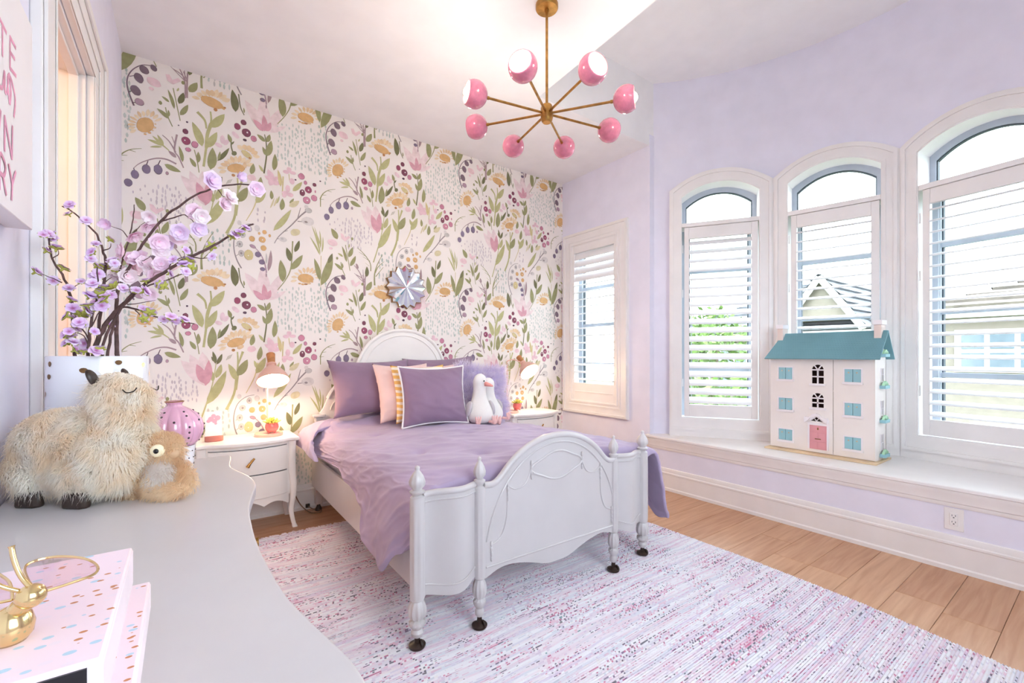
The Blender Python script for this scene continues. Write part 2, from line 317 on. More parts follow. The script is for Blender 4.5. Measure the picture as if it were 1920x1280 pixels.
# motifs of one repeat, in half millimetres on the wall: 1 blob, 2 leaf, 3 stroke, 4 patch, 5 field of dashes
MOTIFS = [(3,'pl',2,9,19,2073,6192,1974,6166,1884,6078,1833,5969,1823,5860,1846,5746,1891,5611),
(1,'pl',4,2090,6170,32,41,30,'pd'),
(1,'pl',4,1994,6108,44,54,35,'pd'),
(1,'pl',4,1939,5984,44,62,20,'pd'),
(1,'pl',4,1907,5814,49,64,25,'pd'),
(1,'pm',4,1946,5676,47,43,-20,'pd'),
(3,'pd',2,8,10,1871,5793,1840,5771),
(3,'pd',2,7,8,1910,5663,1871,5639),
(3,'pd',2,7,8,1897,6001,1846,5973),
(1,'pk',4,2092,5984,79,54,-20,0),
(1,'pk',4,2066,5891,26,22,0,0),
(4,'pk',3,2213,6133,2253,6145,2287,6086,2349,6134,2379,6102,2294,6027,2233,6056),
(3,'mv',2,22,17,2446,5897,2446,6107,2453,6242),
(3,'mv',2,17,11,2439,6119,2390,6189,2294,6236),
(3,'mv',2,13,10,2443,6148,2404,6242),
(2,'ol',3,2467,5987,2559,6147,87,1),
(1,'ol',4,2401,6087,19,25,0,0),
(3,'ol',2,11,11,2370,5563,2335,5755,2294,5980),
(2,'do',3,2356,5789,2407,5956,69,1),
(2,'ol',3,2370,5639,2457,5809,61,1),
(2,'ol',3,2308,5700,2237,5943,41,1),
(2,'ol',3,2253,5775,2172,5829,33,1),
(1,'ol',4,2159,5736,19,25,0,0),
(2,'yo',3,2335,5950,2356,6004,22,1),
(2,'ol',3,2253,5554,2123,5651,52,1),
(3,'ol',2,11,12,2287,5459,2233,5591,2213,5695),
(2,'ol',3,2246,5580,2242,5669,30,1),
(2,'pp',3,2845,5993,2944,6046,61,0),
(2,'pp',3,2811,6007,2899,6088,62,0),
(2,'pt',3,2781,6012,2849,6117,50,0),
(2,'pp',3,2755,6012,2793,6133,59,0),
(2,'pt',3,2729,6010,2729,6107,70,0),
(2,'pt',3,2702,6003,2667,6093,60,0),
(2,'pp',3,2670,5992,2603,6058,51,0),
(2,'pp',3,2630,5970,2551,6000,68,0),
(2,'pp',3,2594,5930,2496,5930,48,0),
(1,'or',4,2729,5931,132,66,-10,'oo'),
(1,'or',4,2843,5907,51,22,-45,0),
(1,'br',4,2769,5842,22,23,0,'oo'),
(1,'br',4,2880,5904,15,13,0,0),
(2,'do',3,3009,5887,2968,6197,99,1),
(3,'do',2,12,15,3116,5874,3070,5980,3047,6157),
(2,'ol',3,3116,5903,3109,5982,21,1),
(2,'mp',2,3361,5715,3124,6097,155,1),
(2,'mp',2,3361,5715,3342,6202,171,1),
(2,'mp',2,3409,5736,3606,6138,133,1),
(2,'mp',2,3409,5724,3665,5875,72,1),
(2,'mr',4,3361,5712,3230,5851,84,1),
(2,'mr',4,3377,5716,3364,5956,78,1),
(2,'mr',4,3396,5724,3458,5872,72,1),
(1,'rm',4,3032,5684,38,47,0,'md'),
(1,'ma',4,3109,5766,34,38,0,'md'),
(1,'ma',4,3144,5627,56,59,0,'md'),
(1,'wh',6,3155,5633,11,12,0,0),
(1,'ro',4,3237,5566,38,42,0,'md'),
(1,'pd',4,3124,5515,25,19,0,0),
(2,'pp',3,4072,6119,4180,6138,37,0),
(2,'pp',3,4063,6157,4172,6214,36,0),
(2,'pt',3,4032,6179,4118,6259,47,0),
(2,'pt',3,3996,6185,4048,6274,46,0),
(2,'pt',3,3961,6182,3980,6280,48,0),
(2,'pt',3,3927,6173,3908,6260,43,0),
(2,'pt',3,3892,6157,3836,6225,36,0),
(2,'pp',3,3857,6132,3780,6165,38,0),
(2,'pp',3,3827,6096,3736,6096,43,0),
(2,'pp',3,3819,6053,3727,6023,42,0),
(1,'or',4,3944,6096,114,70,0,'oo'),
(1,'or',4,3855,6006,21,12,0,0),
(1,'or',4,3900,5999,21,12,0,'oo'),
(1,'br',4,3944,6005,28,13,0,0),
(1,'pt',4,3989,6022,28,13,0,'oo'),
(1,'or',4,4034,6051,21,13,0,0),
(5,['sg','sg','s2'],1,3540,5940,4288,5283,150,24,52,8,15),
(5,['s2','s3'],1,4107,6121,4288,5150,28,25,54,9,16),
(2,'pp',3,2096,5473,2179,5542,30,0),
(2,'pp',3,2081,5499,2136,5573,38,0),
(2,'pt',3,2054,5514,2094,5606,39,0),
(2,'pp',3,2021,5512,2037,5612,42,0),
(2,'pp',3,1990,5498,1980,5573,38,0),
(2,'pt',3,1963,5477,1927,5553,37,0),
(2,'pp',3,1942,5452,1893,5499,36,0),
(2,'pt',3,1926,5426,1848,5458,31,0),
(2,'pt',3,1915,5398,1837,5401,31,0),
(2,'pt',3,1908,5369,1827,5347,35,0),
(2,'pp',3,1907,5338,1838,5298,37,0),
(2,'pp',3,1914,5308,1855,5251,39,0),
(1,'or',4,2003,5394,81,108,-30,'oo'),
(1,'or',4,2003,5276,16,11,0,0),
(1,'or',4,2047,5307,16,11,0,'oo'),
(1,'pt',4,2079,5347,11,11,0,0),
(1,'pt',4,2099,5391,16,11,0,'oo'),
(1,'pt',4,2108,5439,11,11,0,0),
(1,'ma',4,2428,5436,31,35,0,'md'),
(1,'rm',4,2434,5310,50,53,0,'md'),
(1,'wh',6,2421,5314,8,10,0,0),
(1,'ro',4,2532,5286,37,45,0,'md'),
(1,'ro',4,2457,5196,31,28,0,'md'),
(1,'pd',4,2446,5568,13,13,0,0),
(1,'pd',4,2353,5496,8,8,0,0),
(3,'yo',2,29,20,2631,5009,2660,5272,2674,5460,2718,5656,2710,5798),
(3,'yo',2,37,43,2662,5272,2674,5460,2718,5628),
(2,'yo',3,2710,5576,2877,5815,104,1),
(2,'yo',3,2660,5279,2788,5533,92,1),
(3,'yo',2,17,37,2662,5543,2645,5653,2559,5744),
(2,'yo',3,2616,5283,2502,5591,100,1),
(2,'ol',3,2710,4987,2735,5300,110,1),
(3,'ol',2,11,11,2580,4914,2559,5066,2526,5214),
(2,'ol',3,2541,4977,2474,5093,51,1),
(2,'ol',3,2566,5046,2570,5198,51,1),
(2,'do',3,2791,5128,2933,5350,55,1),
(2,'ol',3,2798,5144,2824,5272,32,1),
(3,'do',2,18,15,2986,5263,2958,5367,2955,5454,2922,5533),
(2,'ol',3,2952,5431,2918,5544,50,1),
(1,'do',4,2993,5287,37,29,50,0),
(2,'do',3,2955,5403,2993,5462,21,1),
(1,'mk',4,2806,5354,47,29,-20,0),
(1,'mk',4,2853,5445,30,61,0,0),
(1,'mk',4,2895,5418,27,49,-30,0),
(1,'mk',4,3009,5554,55,32,-40,0),
(2,'pp',3,3222,5317,3318,5321,55,0),
(2,'pt',3,3204,5343,3288,5387,63,0),
(2,'pt',3,3184,5358,3245,5430,55,0),
(2,'pt',3,3162,5366,3187,5454,76,0),
(2,'pt',3,3134,5369,3115,5450,74,0),
(2,'pp',3,3095,5361,3033,5418,67,0),
(1,'po',4,3147,5313,75,38,-35,'oo'),
(1,'br',4,3186,5270,16,15,0,'oo'),
(2,'pp',3,3135,5145,3240,5203,49,0),
(2,'pp',3,3108,5167,3204,5258,47,0),
(2,'pp',3,3071,5169,3131,5266,51,0),
(2,'pt',3,3040,5163,3073,5281,46,0),
(2,'pp',3,3014,5154,3010,5257,47,0),
(2,'pt',3,2990,5143,2951,5238,55,0),
(2,'pp',3,2968,5129,2911,5188,48,0),
(2,'pt',3,2946,5111,2868,5146,48,0),
(2,'pt',3,2923,5087,2825,5094,53,0),
(2,'pp',3,2902,5053,2791,5027,38,0),
(2,'pp',3,2900,5016,2812,4968,49,0),
(1,'or',4,3016,5080,113,61,20,'oo'),
(1,'br',4,2983,4971,21,19,0,'oo'),
(1,'pt',4,3070,5017,43,26,30,'oo'),
(1,'pt',4,3124,5153,25,44,0,0),
(2,'ol',3,3202,5040,3234,5202,67,1),
(3,'do',2,22,11,3369,5091,3401,5345,3401,5526,3377,5671),
(2,'ol',3,3385,5564,3278,5644,59,1),
(2,'ol',3,3406,5565,3447,5690,59,1),
(2,'ol',3,3406,5354,3466,5604,87,1),
(2,'ol',3,3388,5365,3350,5484,44,1),
(2,'yo',3,3358,5108,3300,5201,37,1),
(2,'ol',3,3499,5165,3515,5421,73,1),
(3,'mv',2,14,22,2407,4936,2356,5065,2308,5152,2335,5367),
(3,'mv',2,17,10,2321,5127,2253,5251,2179,5316),
(3,'mv',2,11,8,2319,5210,2280,5326),
(2,'mv',3,2328,5053,2242,5124,47,1),
(2,'ol',3,2397,5011,2356,5221,45,1),
(2,'yo',3,2192,5175,2024,5215,41,1),
(2,'yo',3,2192,5175,2126,5306,38,1),
(2,'yo',3,2179,5158,2050,5121,27,1),
(2,'yo',3,2186,5174,2076,5276,35,1),
(3,'yo',2,11,19,2253,5127,2186,5181),
(3,'ol',2,18,5,1733,4868,1776,4963,1859,5037,1968,5078),
(3,'ol',2,9,4,1770,4942,1827,4954),
(3,'ol',2,9,4,1846,5028,1910,5019),
(3,'ol',2,10,4,1735,4869,1793,4878),
(3,'ol',2,13,15,1739,4750,1739,4896),
(3,'mv',2,22,6,2328,4969,2226,5004,2119,4991,2013,4932,1936,4869,1884,4799),
(1,'pv',4,1901,4728,38,56,0,'pd'),
(1,'pv',4,2016,4822,42,60,0,'pd'),
(1,'pv',4,2136,4848,45,63,0,'pd'),
(3,'pd',2,11,8,2016,4879,2033,4936),
(3,'pd',2,11,8,2136,4910,2159,4976),
(3,'pd',2,10,8,1894,4781,1889,4809),
(1,'pm',4,2230,4821,15,21,0,'pd'),
(2,'ol',3,2202,4934,2379,4872,71,1),
(1,'pv',4,1836,4607,41,48,0,'pd'),
(2,'mp',2,2645,4472,2474,4910,172,1),
(2,'mp',2,2645,4472,2616,4945,186,1),
(2,'mp',2,2634,4508,2377,4829,157,1),
(2,'mr',4,2634,4508,2552,4777,112,1),
(2,'mr',4,2652,4473,2691,4832,103,1),
(3,'yo',2,20,10,2588,3970,2660,4206,2732,4488,2776,4783),
(2,'do',3,2769,4779,2735,4955,44,1),
(2,'do',3,2784,4770,2847,4919,50,1),
(2,'do',3,2750,4810,2722,4880,29,1),
(2,'yo',3,2773,4578,2838,4773,73,1),
(2,'yo',3,2740,4530,2715,4693,55,1),
(2,'yo',3,2667,4214,2898,4682,121,1),
(3,'do',2,4,4,2895,4826,2922,4889),
(3,'do',2,4,4,2910,4835,2937,4897),
(3,'do',2,4,4,2925,4843,2952,4904),
(3,'do',2,4,4,2940,4852,2968,4911),
(3,'yo',2,35,18,2898,4123,2989,4340,3024,4579,3039,4787,3032,4947),
(3,'yo',2,39,45,3009,4401,3029,4609),
(2,'yo',3,3016,4541,2922,4777,81,1),
(2,'ol',3,3032,4602,3158,4838,111,1),
(3,'yo',2,18,33,3044,4773,3101,4952),
(3,'po',2,9,18,3140,4347,3249,4586,3289,4787),
(2,'ol',3,3294,4825,3329,5030,71,1),
(2,'yo',3,3265,4630,3390,4867,95,1),
(2,'yo',3,3273,4709,3241,4823,40,1),
(1,'pk',4,3210,4988,57,45,0,0),
(2,'p2',3,3478,5013,3422,5164,88,1),
(2,'p2',3,3471,5003,3374,5060,63,1),
(2,'p2',3,3483,5017,3442,4927,82,1),
(2,'p2',3,3478,5016,3573,4966,88,1),
(2,'p2',3,3478,5029,3570,5080,54,1),
(1,'p2',4,3665,5182,44,28,0,0),
(1,'p2',4,3707,5229,34,37,0,0),
(1,'p2',4,3758,5190,44,25,0,0),
(1,'p2',4,3690,4934,34,55,0,0),
(1,'p2',4,3656,4859,50,34,0,0),
(1,'p2',4,3724,4847,44,34,0,0),
(1,'p2',4,3749,5060,37,46,0,0),
(1,'p2',4,3640,4817,30,28,0,0),
(3,'po',2,11,10,3715,5062,3704,5159),
(2,'po',3,3593,4944,3553,5191,54,1),
(2,'yo',3,3758,4912,3892,5083,68,1),
(3,'po',2,13,22,3615,4828,3626,5106),
(1,'ro',4,3881,5166,45,47,0,'md'),
(1,'ro',4,3939,5080,23,31,0,'md'),
(1,'ma',4,4071,5078,27,27,0,'md'),
(1,'rm',4,3983,4979,49,53,0,'md'),
(1,'ma',4,3895,4916,38,50,0,'md'),
(1,'ro',4,3956,4810,53,55,0,'md'),
(1,'ro',4,4066,4867,43,47,0,'md'),
(1,'wh',6,3895,4937,10,11,0,0),
(1,'wh',6,3965,4811,11,11,0,0),
(1,'wh',6,3983,4974,11,11,0,0),
(1,'pd',4,3797,5093,14,12,0,0),
(1,'pd',4,4157,5153,13,11,0,0),
(1,'ro',4,4083,4973,12,22,0,0),
(2,'ol',3,3471,4725,3463,4859,50,1),
(2,'ol',3,3603,4589,3618,4771,70,1),
(2,'yo',3,3532,4674,3576,4799,29,1),
(2,'ol',3,3715,4715,3775,4802,36,1),
(2,'pe',3,3710,4668,3852,4780,81,1),
(2,'pe',3,3499,4626,3543,4770,25,1),
(2,'pe',3,3450,4588,3507,4764,22,1),
(2,'yo',3,3494,4262,3737,4625,85,1),
(3,'gr',2,9,22,3507,4074,3573,4196,3741,4387,3861,4544,3956,4645),
(3,'gr',2,16,7,3830,4509,3869,4678),
(3,'gr',2,13,8,3826,4462,3948,4471),
(3,'gr',2,11,6,3623,4264,3690,4296),
(3,'gr',2,11,6,3540,4146,3598,4161),
(1,'g2',4,3983,4654,49,38,0,'gr'),
(1,'g3',4,3951,4707,31,28,0,0),
(1,'g3',4,3974,4486,91,66,0,0),
(1,'gr',4,3948,4470,24,16,0,0),
(1,'pe',4,3795,4284,72,53,20,0),
(1,'g3',4,3623,4149,57,37,0,0),
(1,'g2',4,3610,4158,20,18,0,0),
(5,['ld','ld','l2'],1,2106,4659,2390,4176,46,27,60,7,12),
(5,['ld','l2'],1,2363,4588,2588,4265,22,22,47,7,12),
(5,['ld','pm2'],1,1871,4626,2106,4451,9,21,45,6,11),
(5,['ld'],1,3265,4585,3409,4360,6,24,51,8,14),
(2,'ol',3,1998,4274,1903,4434,85,1),
(1,'pk',4,1923,4208,77,54,-10,0),
(1,'pk',4,1897,4113,28,20,0,0),
(4,'pk',3,2046,4379,2086,4371,2122,4320,2179,4356,2199,4328,2119,4254,2059,4299),
(1,'ol',4,2233,4316,19,25,0,0),
(3,'ol',2,11,11,2199,3785,2166,3973,2126,4200),
(2,'ol',3,2176,4005,2242,4181,68,1),
(2,'ol',3,2202,3861,2291,4041,60,1),
(2,'ol',3,2145,3923,2069,4176,46,1),
(2,'yo',3,2086,4001,2003,4050,32,1),
(1,'ol',4,1994,3965,18,23,0,0),
(2,'yo',3,2179,4160,2186,4229,24,1),
(2,'ol',3,2079,3783,1951,3881,51,1),
(3,'ol',2,11,12,2119,3694,2069,3811,2053,3911),
(2,'ol',3,2076,3812,2073,3900,29,1),
(3,'ol',2,17,7,2542,3816,2538,3935,2474,4040,2390,4127,2315,4179),
(3,'ol',2,8,4,2531,3984,2411,4043),
(3,'yo',2,7,4,2516,3897,2453,3942),
(3,'ol',2,8,4,2474,4051,2342,4113),
(3,'ol',2,29,6,2609,3582,2609,3773,2660,3950,2747,4125),
(3,'ol',2,20,4,2619,3796,2674,3909,2779,4010),
(3,'ol',2,14,6,2628,3733,2759,3907),
(2,'ol',3,1750,3503,1920,4033,126,1),
(2,'do',4,1852,3867,1920,4033,60,1),
(2,'do',3,2471,3710,2477,3889,65,1),
(3,'mv',2,20,11,2425,3383,2421,3600,2356,3774,2267,3882),
(1,'mv',4,2315,3874,19,47,20,0),
(3,'mv',2,13,6,2413,3624,2267,3754),
(3,'mv',2,14,6,2425,3642,2411,3829),
(5,['s2','s3','g2'],1,2660,4169,2955,3665,34,28,63,10,16),
(3,'gr',2,18,6,661,3651,609,3753,574,3880,568,4035,614,4198,718,4293,824,4318),
(1,'g2',4,640,3997,37,46,0,'gr'),
(1,'gr',6,640,3997,13,17,0,0),
(1,'g2',4,658,3867,33,46,0,'gr'),
(1,'gr',6,658,3867,13,17,0,0),
(1,'g2',4,676,4135,37,41,0,'gr'),
(1,'gr',6,676,4135,14,17,0,0),
(1,'g2',4,760,4236,32,44,0,'gr'),
(1,'gr',6,760,4236,14,17,0,0),
(1,'g3',4,859,4262,32,42,0,'g2'),
(1,'g3',4,635,4303,27,36,0,0),
(3,'gr',2,7,6,589,3960,614,3982),
(3,'gr',2,7,6,589,3816,625,3849),
(1,'or',4,794,4097,36,39,0,'oo'),
(1,'or',4,926,4104,43,44,0,'oo'),
(1,'or',4,942,3982,37,40,0,'oo'),
(1,'or',4,955,4220,28,30,0,'oo'),
(1,'or',4,886,4191,14,20,0,'oo'),
(1,'or',4,1023,4178,15,22,0,'oo'),
(1,'po',4,753,3856,58,75,0,'oo'),
(1,'wh',6,929,4101,8,10,0,0),
(1,'wh',6,747,3845,7,10,0,0),
(3,'pm',2,19,9,981,3619,959,3747,910,3876,845,3960,787,3997),
(1,'pv',4,872,3878,39,39,0,'pd'),
(1,'pv',4,921,3773,37,37,0,'pd'),
(1,'pv',4,931,3669,33,27,0,'pd'),
(1,'pm',4,802,3987,40,22,-25,'pd'),
(2,'mv',3,1003,3646,1039,3966,54,1),
(2,'g2',3,975,3749,977,3916,26,1),
(1,'mv',4,978,3585,10,32,0,0),
(3,'ol',2,10,19,1128,3375,1244,3552,1314,3751,1337,4144),
(2,'ol',3,1199,3504,1167,3835,106,1),
(2,'do',3,1304,3829,1253,4036,78,1),
(2,'do',3,1364,3980,1431,4169,64,1),
(2,'ol',3,1308,3705,1479,3951,93,1),
(3,'po',2,6,10,1741,3470,1748,3973),
(2,'yo',3,1738,3992,1609,4433,28,1),
(2,'yo',3,1733,3978,1579,4254,28,1),
(2,'yo',3,1738,4085,1725,4374,23,1),
(2,'yo',3,1760,4021,1775,4285,23,1),
(2,'yo',3,1725,4070,1646,4420,21,1),
(2,'yo',3,1735,4144,1673,4319,18,1),
(2,'ol',3,1729,3581,1646,3921,77,1)]
def wallpaper():
    PU, PV = 1.2105, 1.252; rr = random.Random(3); shapes = []
    def add(c, lay, pts):
        nonlocal ki
        cu = sum(q[0] for q in pts) / len(pts) / 2000; cv = sum(q[1] for q in pts) / len(pts) / 2000
        du = -math.floor((cu + .325) / PU) * PU; dv = -math.floor(cv / PV) * PV
        shapes.append((c, lay, [(x / 2000 + du, z / 2000 + dv) for x, z in pts], ki))
    def blob(cx, cz, rx, rz, rot, n, wob):
        r = rad(rot); o = []
        for i in range(n):
            a = 2 * pi * i / n; k = 1 + rr.uniform(-wob, wob); x = rx * k * cos(a); z = rz * k * sin(a)
            o.append((cx + x * cos(r) - z * sin(r), cz + x * sin(r) + z * cos(r)))
        return o
    ki = 0
    for ki, K in enumerate(MOTIFS):
        typ, c, lay = K[:3]; v = K[3:]
        if typ == 1:
            cx, cz, rx, rz, rot, out = v; n = 8 if max(rx, rz) < 12 else 14
            if out: add(out, lay, blob(cx, cz, rx + 1.7, rz + 1.7, rot, n, .04)); add(c, lay + 1, blob(cx, cz, rx - 1.2, rz - 1.2, rot, n, .03))
            else: add(c, lay, blob(cx, cz, rx, rz, rot, n, .06))
        elif typ == 2:
            x0, z0, x1, z1, wd, bl = v; dx, dz = x1 - x0, z1 - z0; l = math.hypot(dx, dz) or 1; nx, nz = -dz / l, dx / l; n = 7; up = []; dn = []
            for i in range(n + 1):
                t = i / n; s = sin(pi * t ** (.8 if bl else 1.1)) ** .8 if 0 < i < n else 0; b = -sin(pi * t) * l * .03
                up.append((x0 + dx * t + nx * (wd / 2 * s + b), z0 + dz * t + nz * (wd / 2 * s + b)))
                if 0 < i < n: dn.append((x0 + dx * t - nx * (wd / 2 * s - b), z0 + dz * t - nz * (wd / 2 * s - b)))
            add(c, lay, up + dn[::-1])
        elif typ == 3:
            w0, w1 = v[:2]; q = [(p.x, p.y) for p in spline([(v[i], v[i + 1], 0) for i in range(2, len(v), 2)], 4)]; n = len(q); A_ = []; B_ = []
            for i in range(n):
                a = q[max(0, i - 1)]; b = q[min(n - 1, i + 1)]; dx, dz = b[0] - a[0], b[1] - a[1]; l = math.hypot(dx, dz) or 1; ww = (w0 + (w1 - w0) * i / (n - 1)) / 2
                A_.append((q[i][0] - dz / l * ww, q[i][1] + dx / l * ww)); B_.append((q[i][0] + dz / l * ww, q[i][1] - dx / l * ww))
            for i in range(n - 1): add(c, lay, [A_[i], A_[i + 1], B_[i + 1], B_[i]])
        elif typ == 4: add(c, lay, [(v[i], v[i + 1]) for i in range(0, len(v), 2)])
        else:
            x0, z0, x1, z1, n, h0, h1, w0, w1 = v; nx = max(1, int(sqrt(n * (x1 - x0) / abs(z1 - z0) * 1.6))); nz = max(1, int(n / nx))
            for i in range(nx):
                for j in range(nz):
                    if rr.random() < .12: continue
                    x = x0 + (i + .5 + rr.uniform(-.3, .3)) * (x1 - x0) / nx; z = z0 + (j + .5 + rr.uniform(-.3, .3) + (i % 2) * .4) * (z1 - z0) / nz
                    hh = rr.uniform(h0, h1) * .82; ww = rr.uniform(w0, w1)
                    add(rr.choice(c), lay, [(x, z + hh), (x + ww, z + hh * .2), (x + ww * .85, z - hh * .6), (x, z - hh), (x - ww * .85, z - hh * .5), (x - ww, z + hh * .3)])
    def clip(p, ax, lim, keep_less):
        out = []
        for k in range(len(p)):
            a, b = p[k], p[(k + 1) % len(p)]
            ia = (a[ax] <= lim) if keep_less else (a[ax] >= lim); ib = (b[ax] <= lim) if keep_less else (b[ax] >= lim)
            if ia: out.append(a)
            if ia != ib:
                t = (lim - a[ax]) / (b[ax] - a[ax]); out.append((a[0] + (b[0] - a[0]) * t, a[1] + (b[1] - a[1]) * t))
        return out
    V = []; F = []; C = []
    for iu in range(-1, 4):
        for iv in range(-1, 4):
            for c, lay, pts, ki in shapes:
                p = [(a + iu * PU, b + iv * PV) for a, b in pts]
                us = [q[0] for q in p]; vs = [q[1] for q in p]
                if max(us) < XL or min(us) > XR or max(vs) < 0.2 or min(vs) > ZC: continue
                if min(us) < XL: p = clip(p, 0, XL, False)
                if max(us) > XR: p = clip(p, 0, XR, True)
                if max(vs) > ZC: p = clip(p, 1, ZC, True)
                if len(p) < 3: continue
                b = len(V); yy = YB - 0.0003 - (lay * 340 + ki % 340) * 1.1e-6
                V += [(q[0], yy, q[1]) for q in p]; F.append(tuple(range(b, b + len(p)))); C += [PAL[c]] * len(p)
    me = bpy.data.meshes.new('floral_print'); me.from_pydata(V, [], F)
    at = me.color_attributes.new('tint', 'FLOAT_COLOR', 'POINT')
    buf = []
    for c in C: buf += [*lin(c), 1.0]
    at.data.foreach_set('color', buf)
    m = bpy.data.materials.new('watercolour_print'); n = NT(m)
    a = n.n('ShaderNodeVertexColor', layer_name='tint'); nz = n.n('ShaderNodeTexNoise', Scale=26.0, Detail=3.0); n.l(n.coord(), nz.inputs['Vector'])
    wash = n.ramp(nz.outputs['Fac'], [(0.3, (226, 222, 220)), (0.62, (255, 255, 255))])
    n.l(n.mix(0.6, a.outputs['Color'], wash, 'MULTIPLY'), n.b.inputs['Base Color']); n.b.inputs['Roughness'].default_value = 0.75
    me.materials.append(m)
    o = bpy.data.objects.new('floral_print', me); COL.objects.link(o); o.parent = WB; o['kind'] = 'stuff'
wallpaper()

# ---- left wall with tall door opening
DY0, DY1, DZ = 1.826, 2.50, 2.345
b = MB(); b.box(XL - 0.13, YF, -0.02, XL, DY0, ZC + 0.1); b.box(XL - 0.13, DY1, -0.02, XL, YB, ZC + 0.1); b.box(XL - 0.13, DY0, DZ, XL, DY1, ZC + 0.1)
struct(b.build('wall_left', M['lilac'], smooth=0))
hall = MB(); hx0, hx1, hy0, hy1 = -1.7, XL - 0.13, 0.9, 3.4
hall.box(hx0 - 0.1, hy0, 0, hx0, hy1, 2.7).box(hx0, hy0 - 0.1, 0, hx1, hy0, 2.7).box(hx0, hy1, 0, hx1, hy1 + 0.1, 2.7).box(hx0, hy0, 2.6, hx1, hy1, 2.7).box(hx0, hy0, -0.1, hx1, hy1, 0.0)
struct(hall.build('wall_hall', M['hall'], smooth=0))
d = thing('door_1', None, None, (XL, DY0, 0), kind='structure')
def casing(name, boxes):
    b = MB()
    for q in boxes: b.box(*q)
    return b.build(name, M['trim'], d, bevel=0.004)
cf = XL + 0.025
W_, X_ = DZ + 0.2, cf + 0.0005
casing('casing', [(XL, DY0 - 0.156, 0, cf, DY0, DZ - .001)]); casing('casing_bead', [(X_, DY0 - 0.150, 0, cf + 0.009, DY0 - 0.126, W_ - .04), (X_, DY0 - 0.014, 0, cf + 0.004, DY0 - .002, DZ - .002)])
casing('casing', [(XL, DY1, 0, cf, DY1 + 0.34, DZ - .001)]); casing('casing_bead', [(X_, DY1 + 0.27, 0, cf + 0.009, DY1 + 0.335, W_ - .04), (X_, DY1 + 0.12, 0, cf + 0.005, DY1 + 0.16, DZ + 0.08), (X_, DY1 + .002, 0, cf + 0.004, DY1 + 0.03, DZ - .002)])
casing('casing', [(XL, DY0 - 0.156, DZ, cf, DY1 + 0.34, W_)]); casing('casing_bead', [(X_, DY0 - 0.150, W_ - .038, cf + 0.009, DY1 + 0.335, W_ - .002), (X_, DY0 - 0.1, DZ + 0.082, cf + 0.005, DY1 + 0.16, DZ + 0.11), (X_, DY0, DZ + .002, cf + 0.004, DY1 + 0.03, DZ + 0.026)])
b = MB(); b.box(XL - 0.15, DY1 - 0.014, 0, XL, DY1, DZ).box(XL - 0.15, DY0, 0, XL, DY0 + 0.004, DZ).box(XL - 0.15, DY0, DZ - 0.014, XL, DY1, DZ)
b.build('jamb', M['trim'], d, bevel=0.002)
b = MB(); b.box(XL - 0.05, DY1 - 0.028, 0, XL - 0.02, DY1 - 0.014, DZ - 0.014).box(XL - 0.05, DY0, DZ - 0.028, XL - 0.02, DY1 - 0.014, DZ - 0.014)
b.build('door_stop', M['trim'], d, bevel=0.003)
MB().box(XL - 0.088, DY1 - 0.018, 0.98, XL - 0.078, DY1 - 0.013, 1.07).build('hinge', M['brass'], d, bevel=0.002, label='small brass hinge')
lt = bpy.data.lights.new('hall_lamp', 'POINT'); lt.energy = 11; lt.color = (1.0, 0.68, 0.44); lt.shadow_soft_size = 0.12
lo = bpy.data.objects.new('hall_lamp', lt); COL.objects.link(lo); lo.location = (-0.95, 1.75, 2.35)

# unseen wall behind the camera; its opening is invented to bring in soft daylight
b = MB(); b.box(XL - .13, YF - .1, -.02, 4.4, YF, 1.1).box(XL - .13, YF - .1, 2.7, 4.4, YF, ZB + .1).box(XL - .13, YF - .1, 1.1, .15, YF, 2.7).box(1.8, YF - .1, 1.1, 4.4, YF, 2.7); struct(b.build('wall_front', M['lilac'], smooth=0))
b = MB(); b.box(XR, YF, -.02, XR + .1, -.5, ZB + .1); struct(b.build('wall_right', M['lilac'], smooth=0))
# ---- right wall B with window hole, bay wall, ceiling
wy0, wy1, wz0, wz1 = 2.905, 3.64, 0.66, 2.44
b = MB(); t = 0.15
b.box(XR, YBAY, -0.02, XR + t, wy0, ZC + 0.1).box(XR, wy1, -0.02, XR + t, YB, ZC + 0.1).box(XR, wy0, -0.02, XR + t, wy1, wz0).box(XR, wy0, wz1, XR + t, wy1, ZC + 0.1)
struct(b.build('wall_right', M['lilac'], smooth=0))
tray = lambda yy: 2.14 - (2.59 - yy) * 0.062
b = MB()
b.prism([(XL - 0.13, YF), (tray(YF), YF), (tray(2.59), 2.59), (3.51, 2.59), (XR + 0.15, 2.59), (XR + 0.15, YB + 0.13), (XL - 0.13, YB + 0.13)], ZC, ZB + 0.12, XY)
b.box(1.7, YF, ZB, 4.4, 2.59, ZB + 0.1)
struct(b.build('ceiling', M['ceil'], smooth=0))

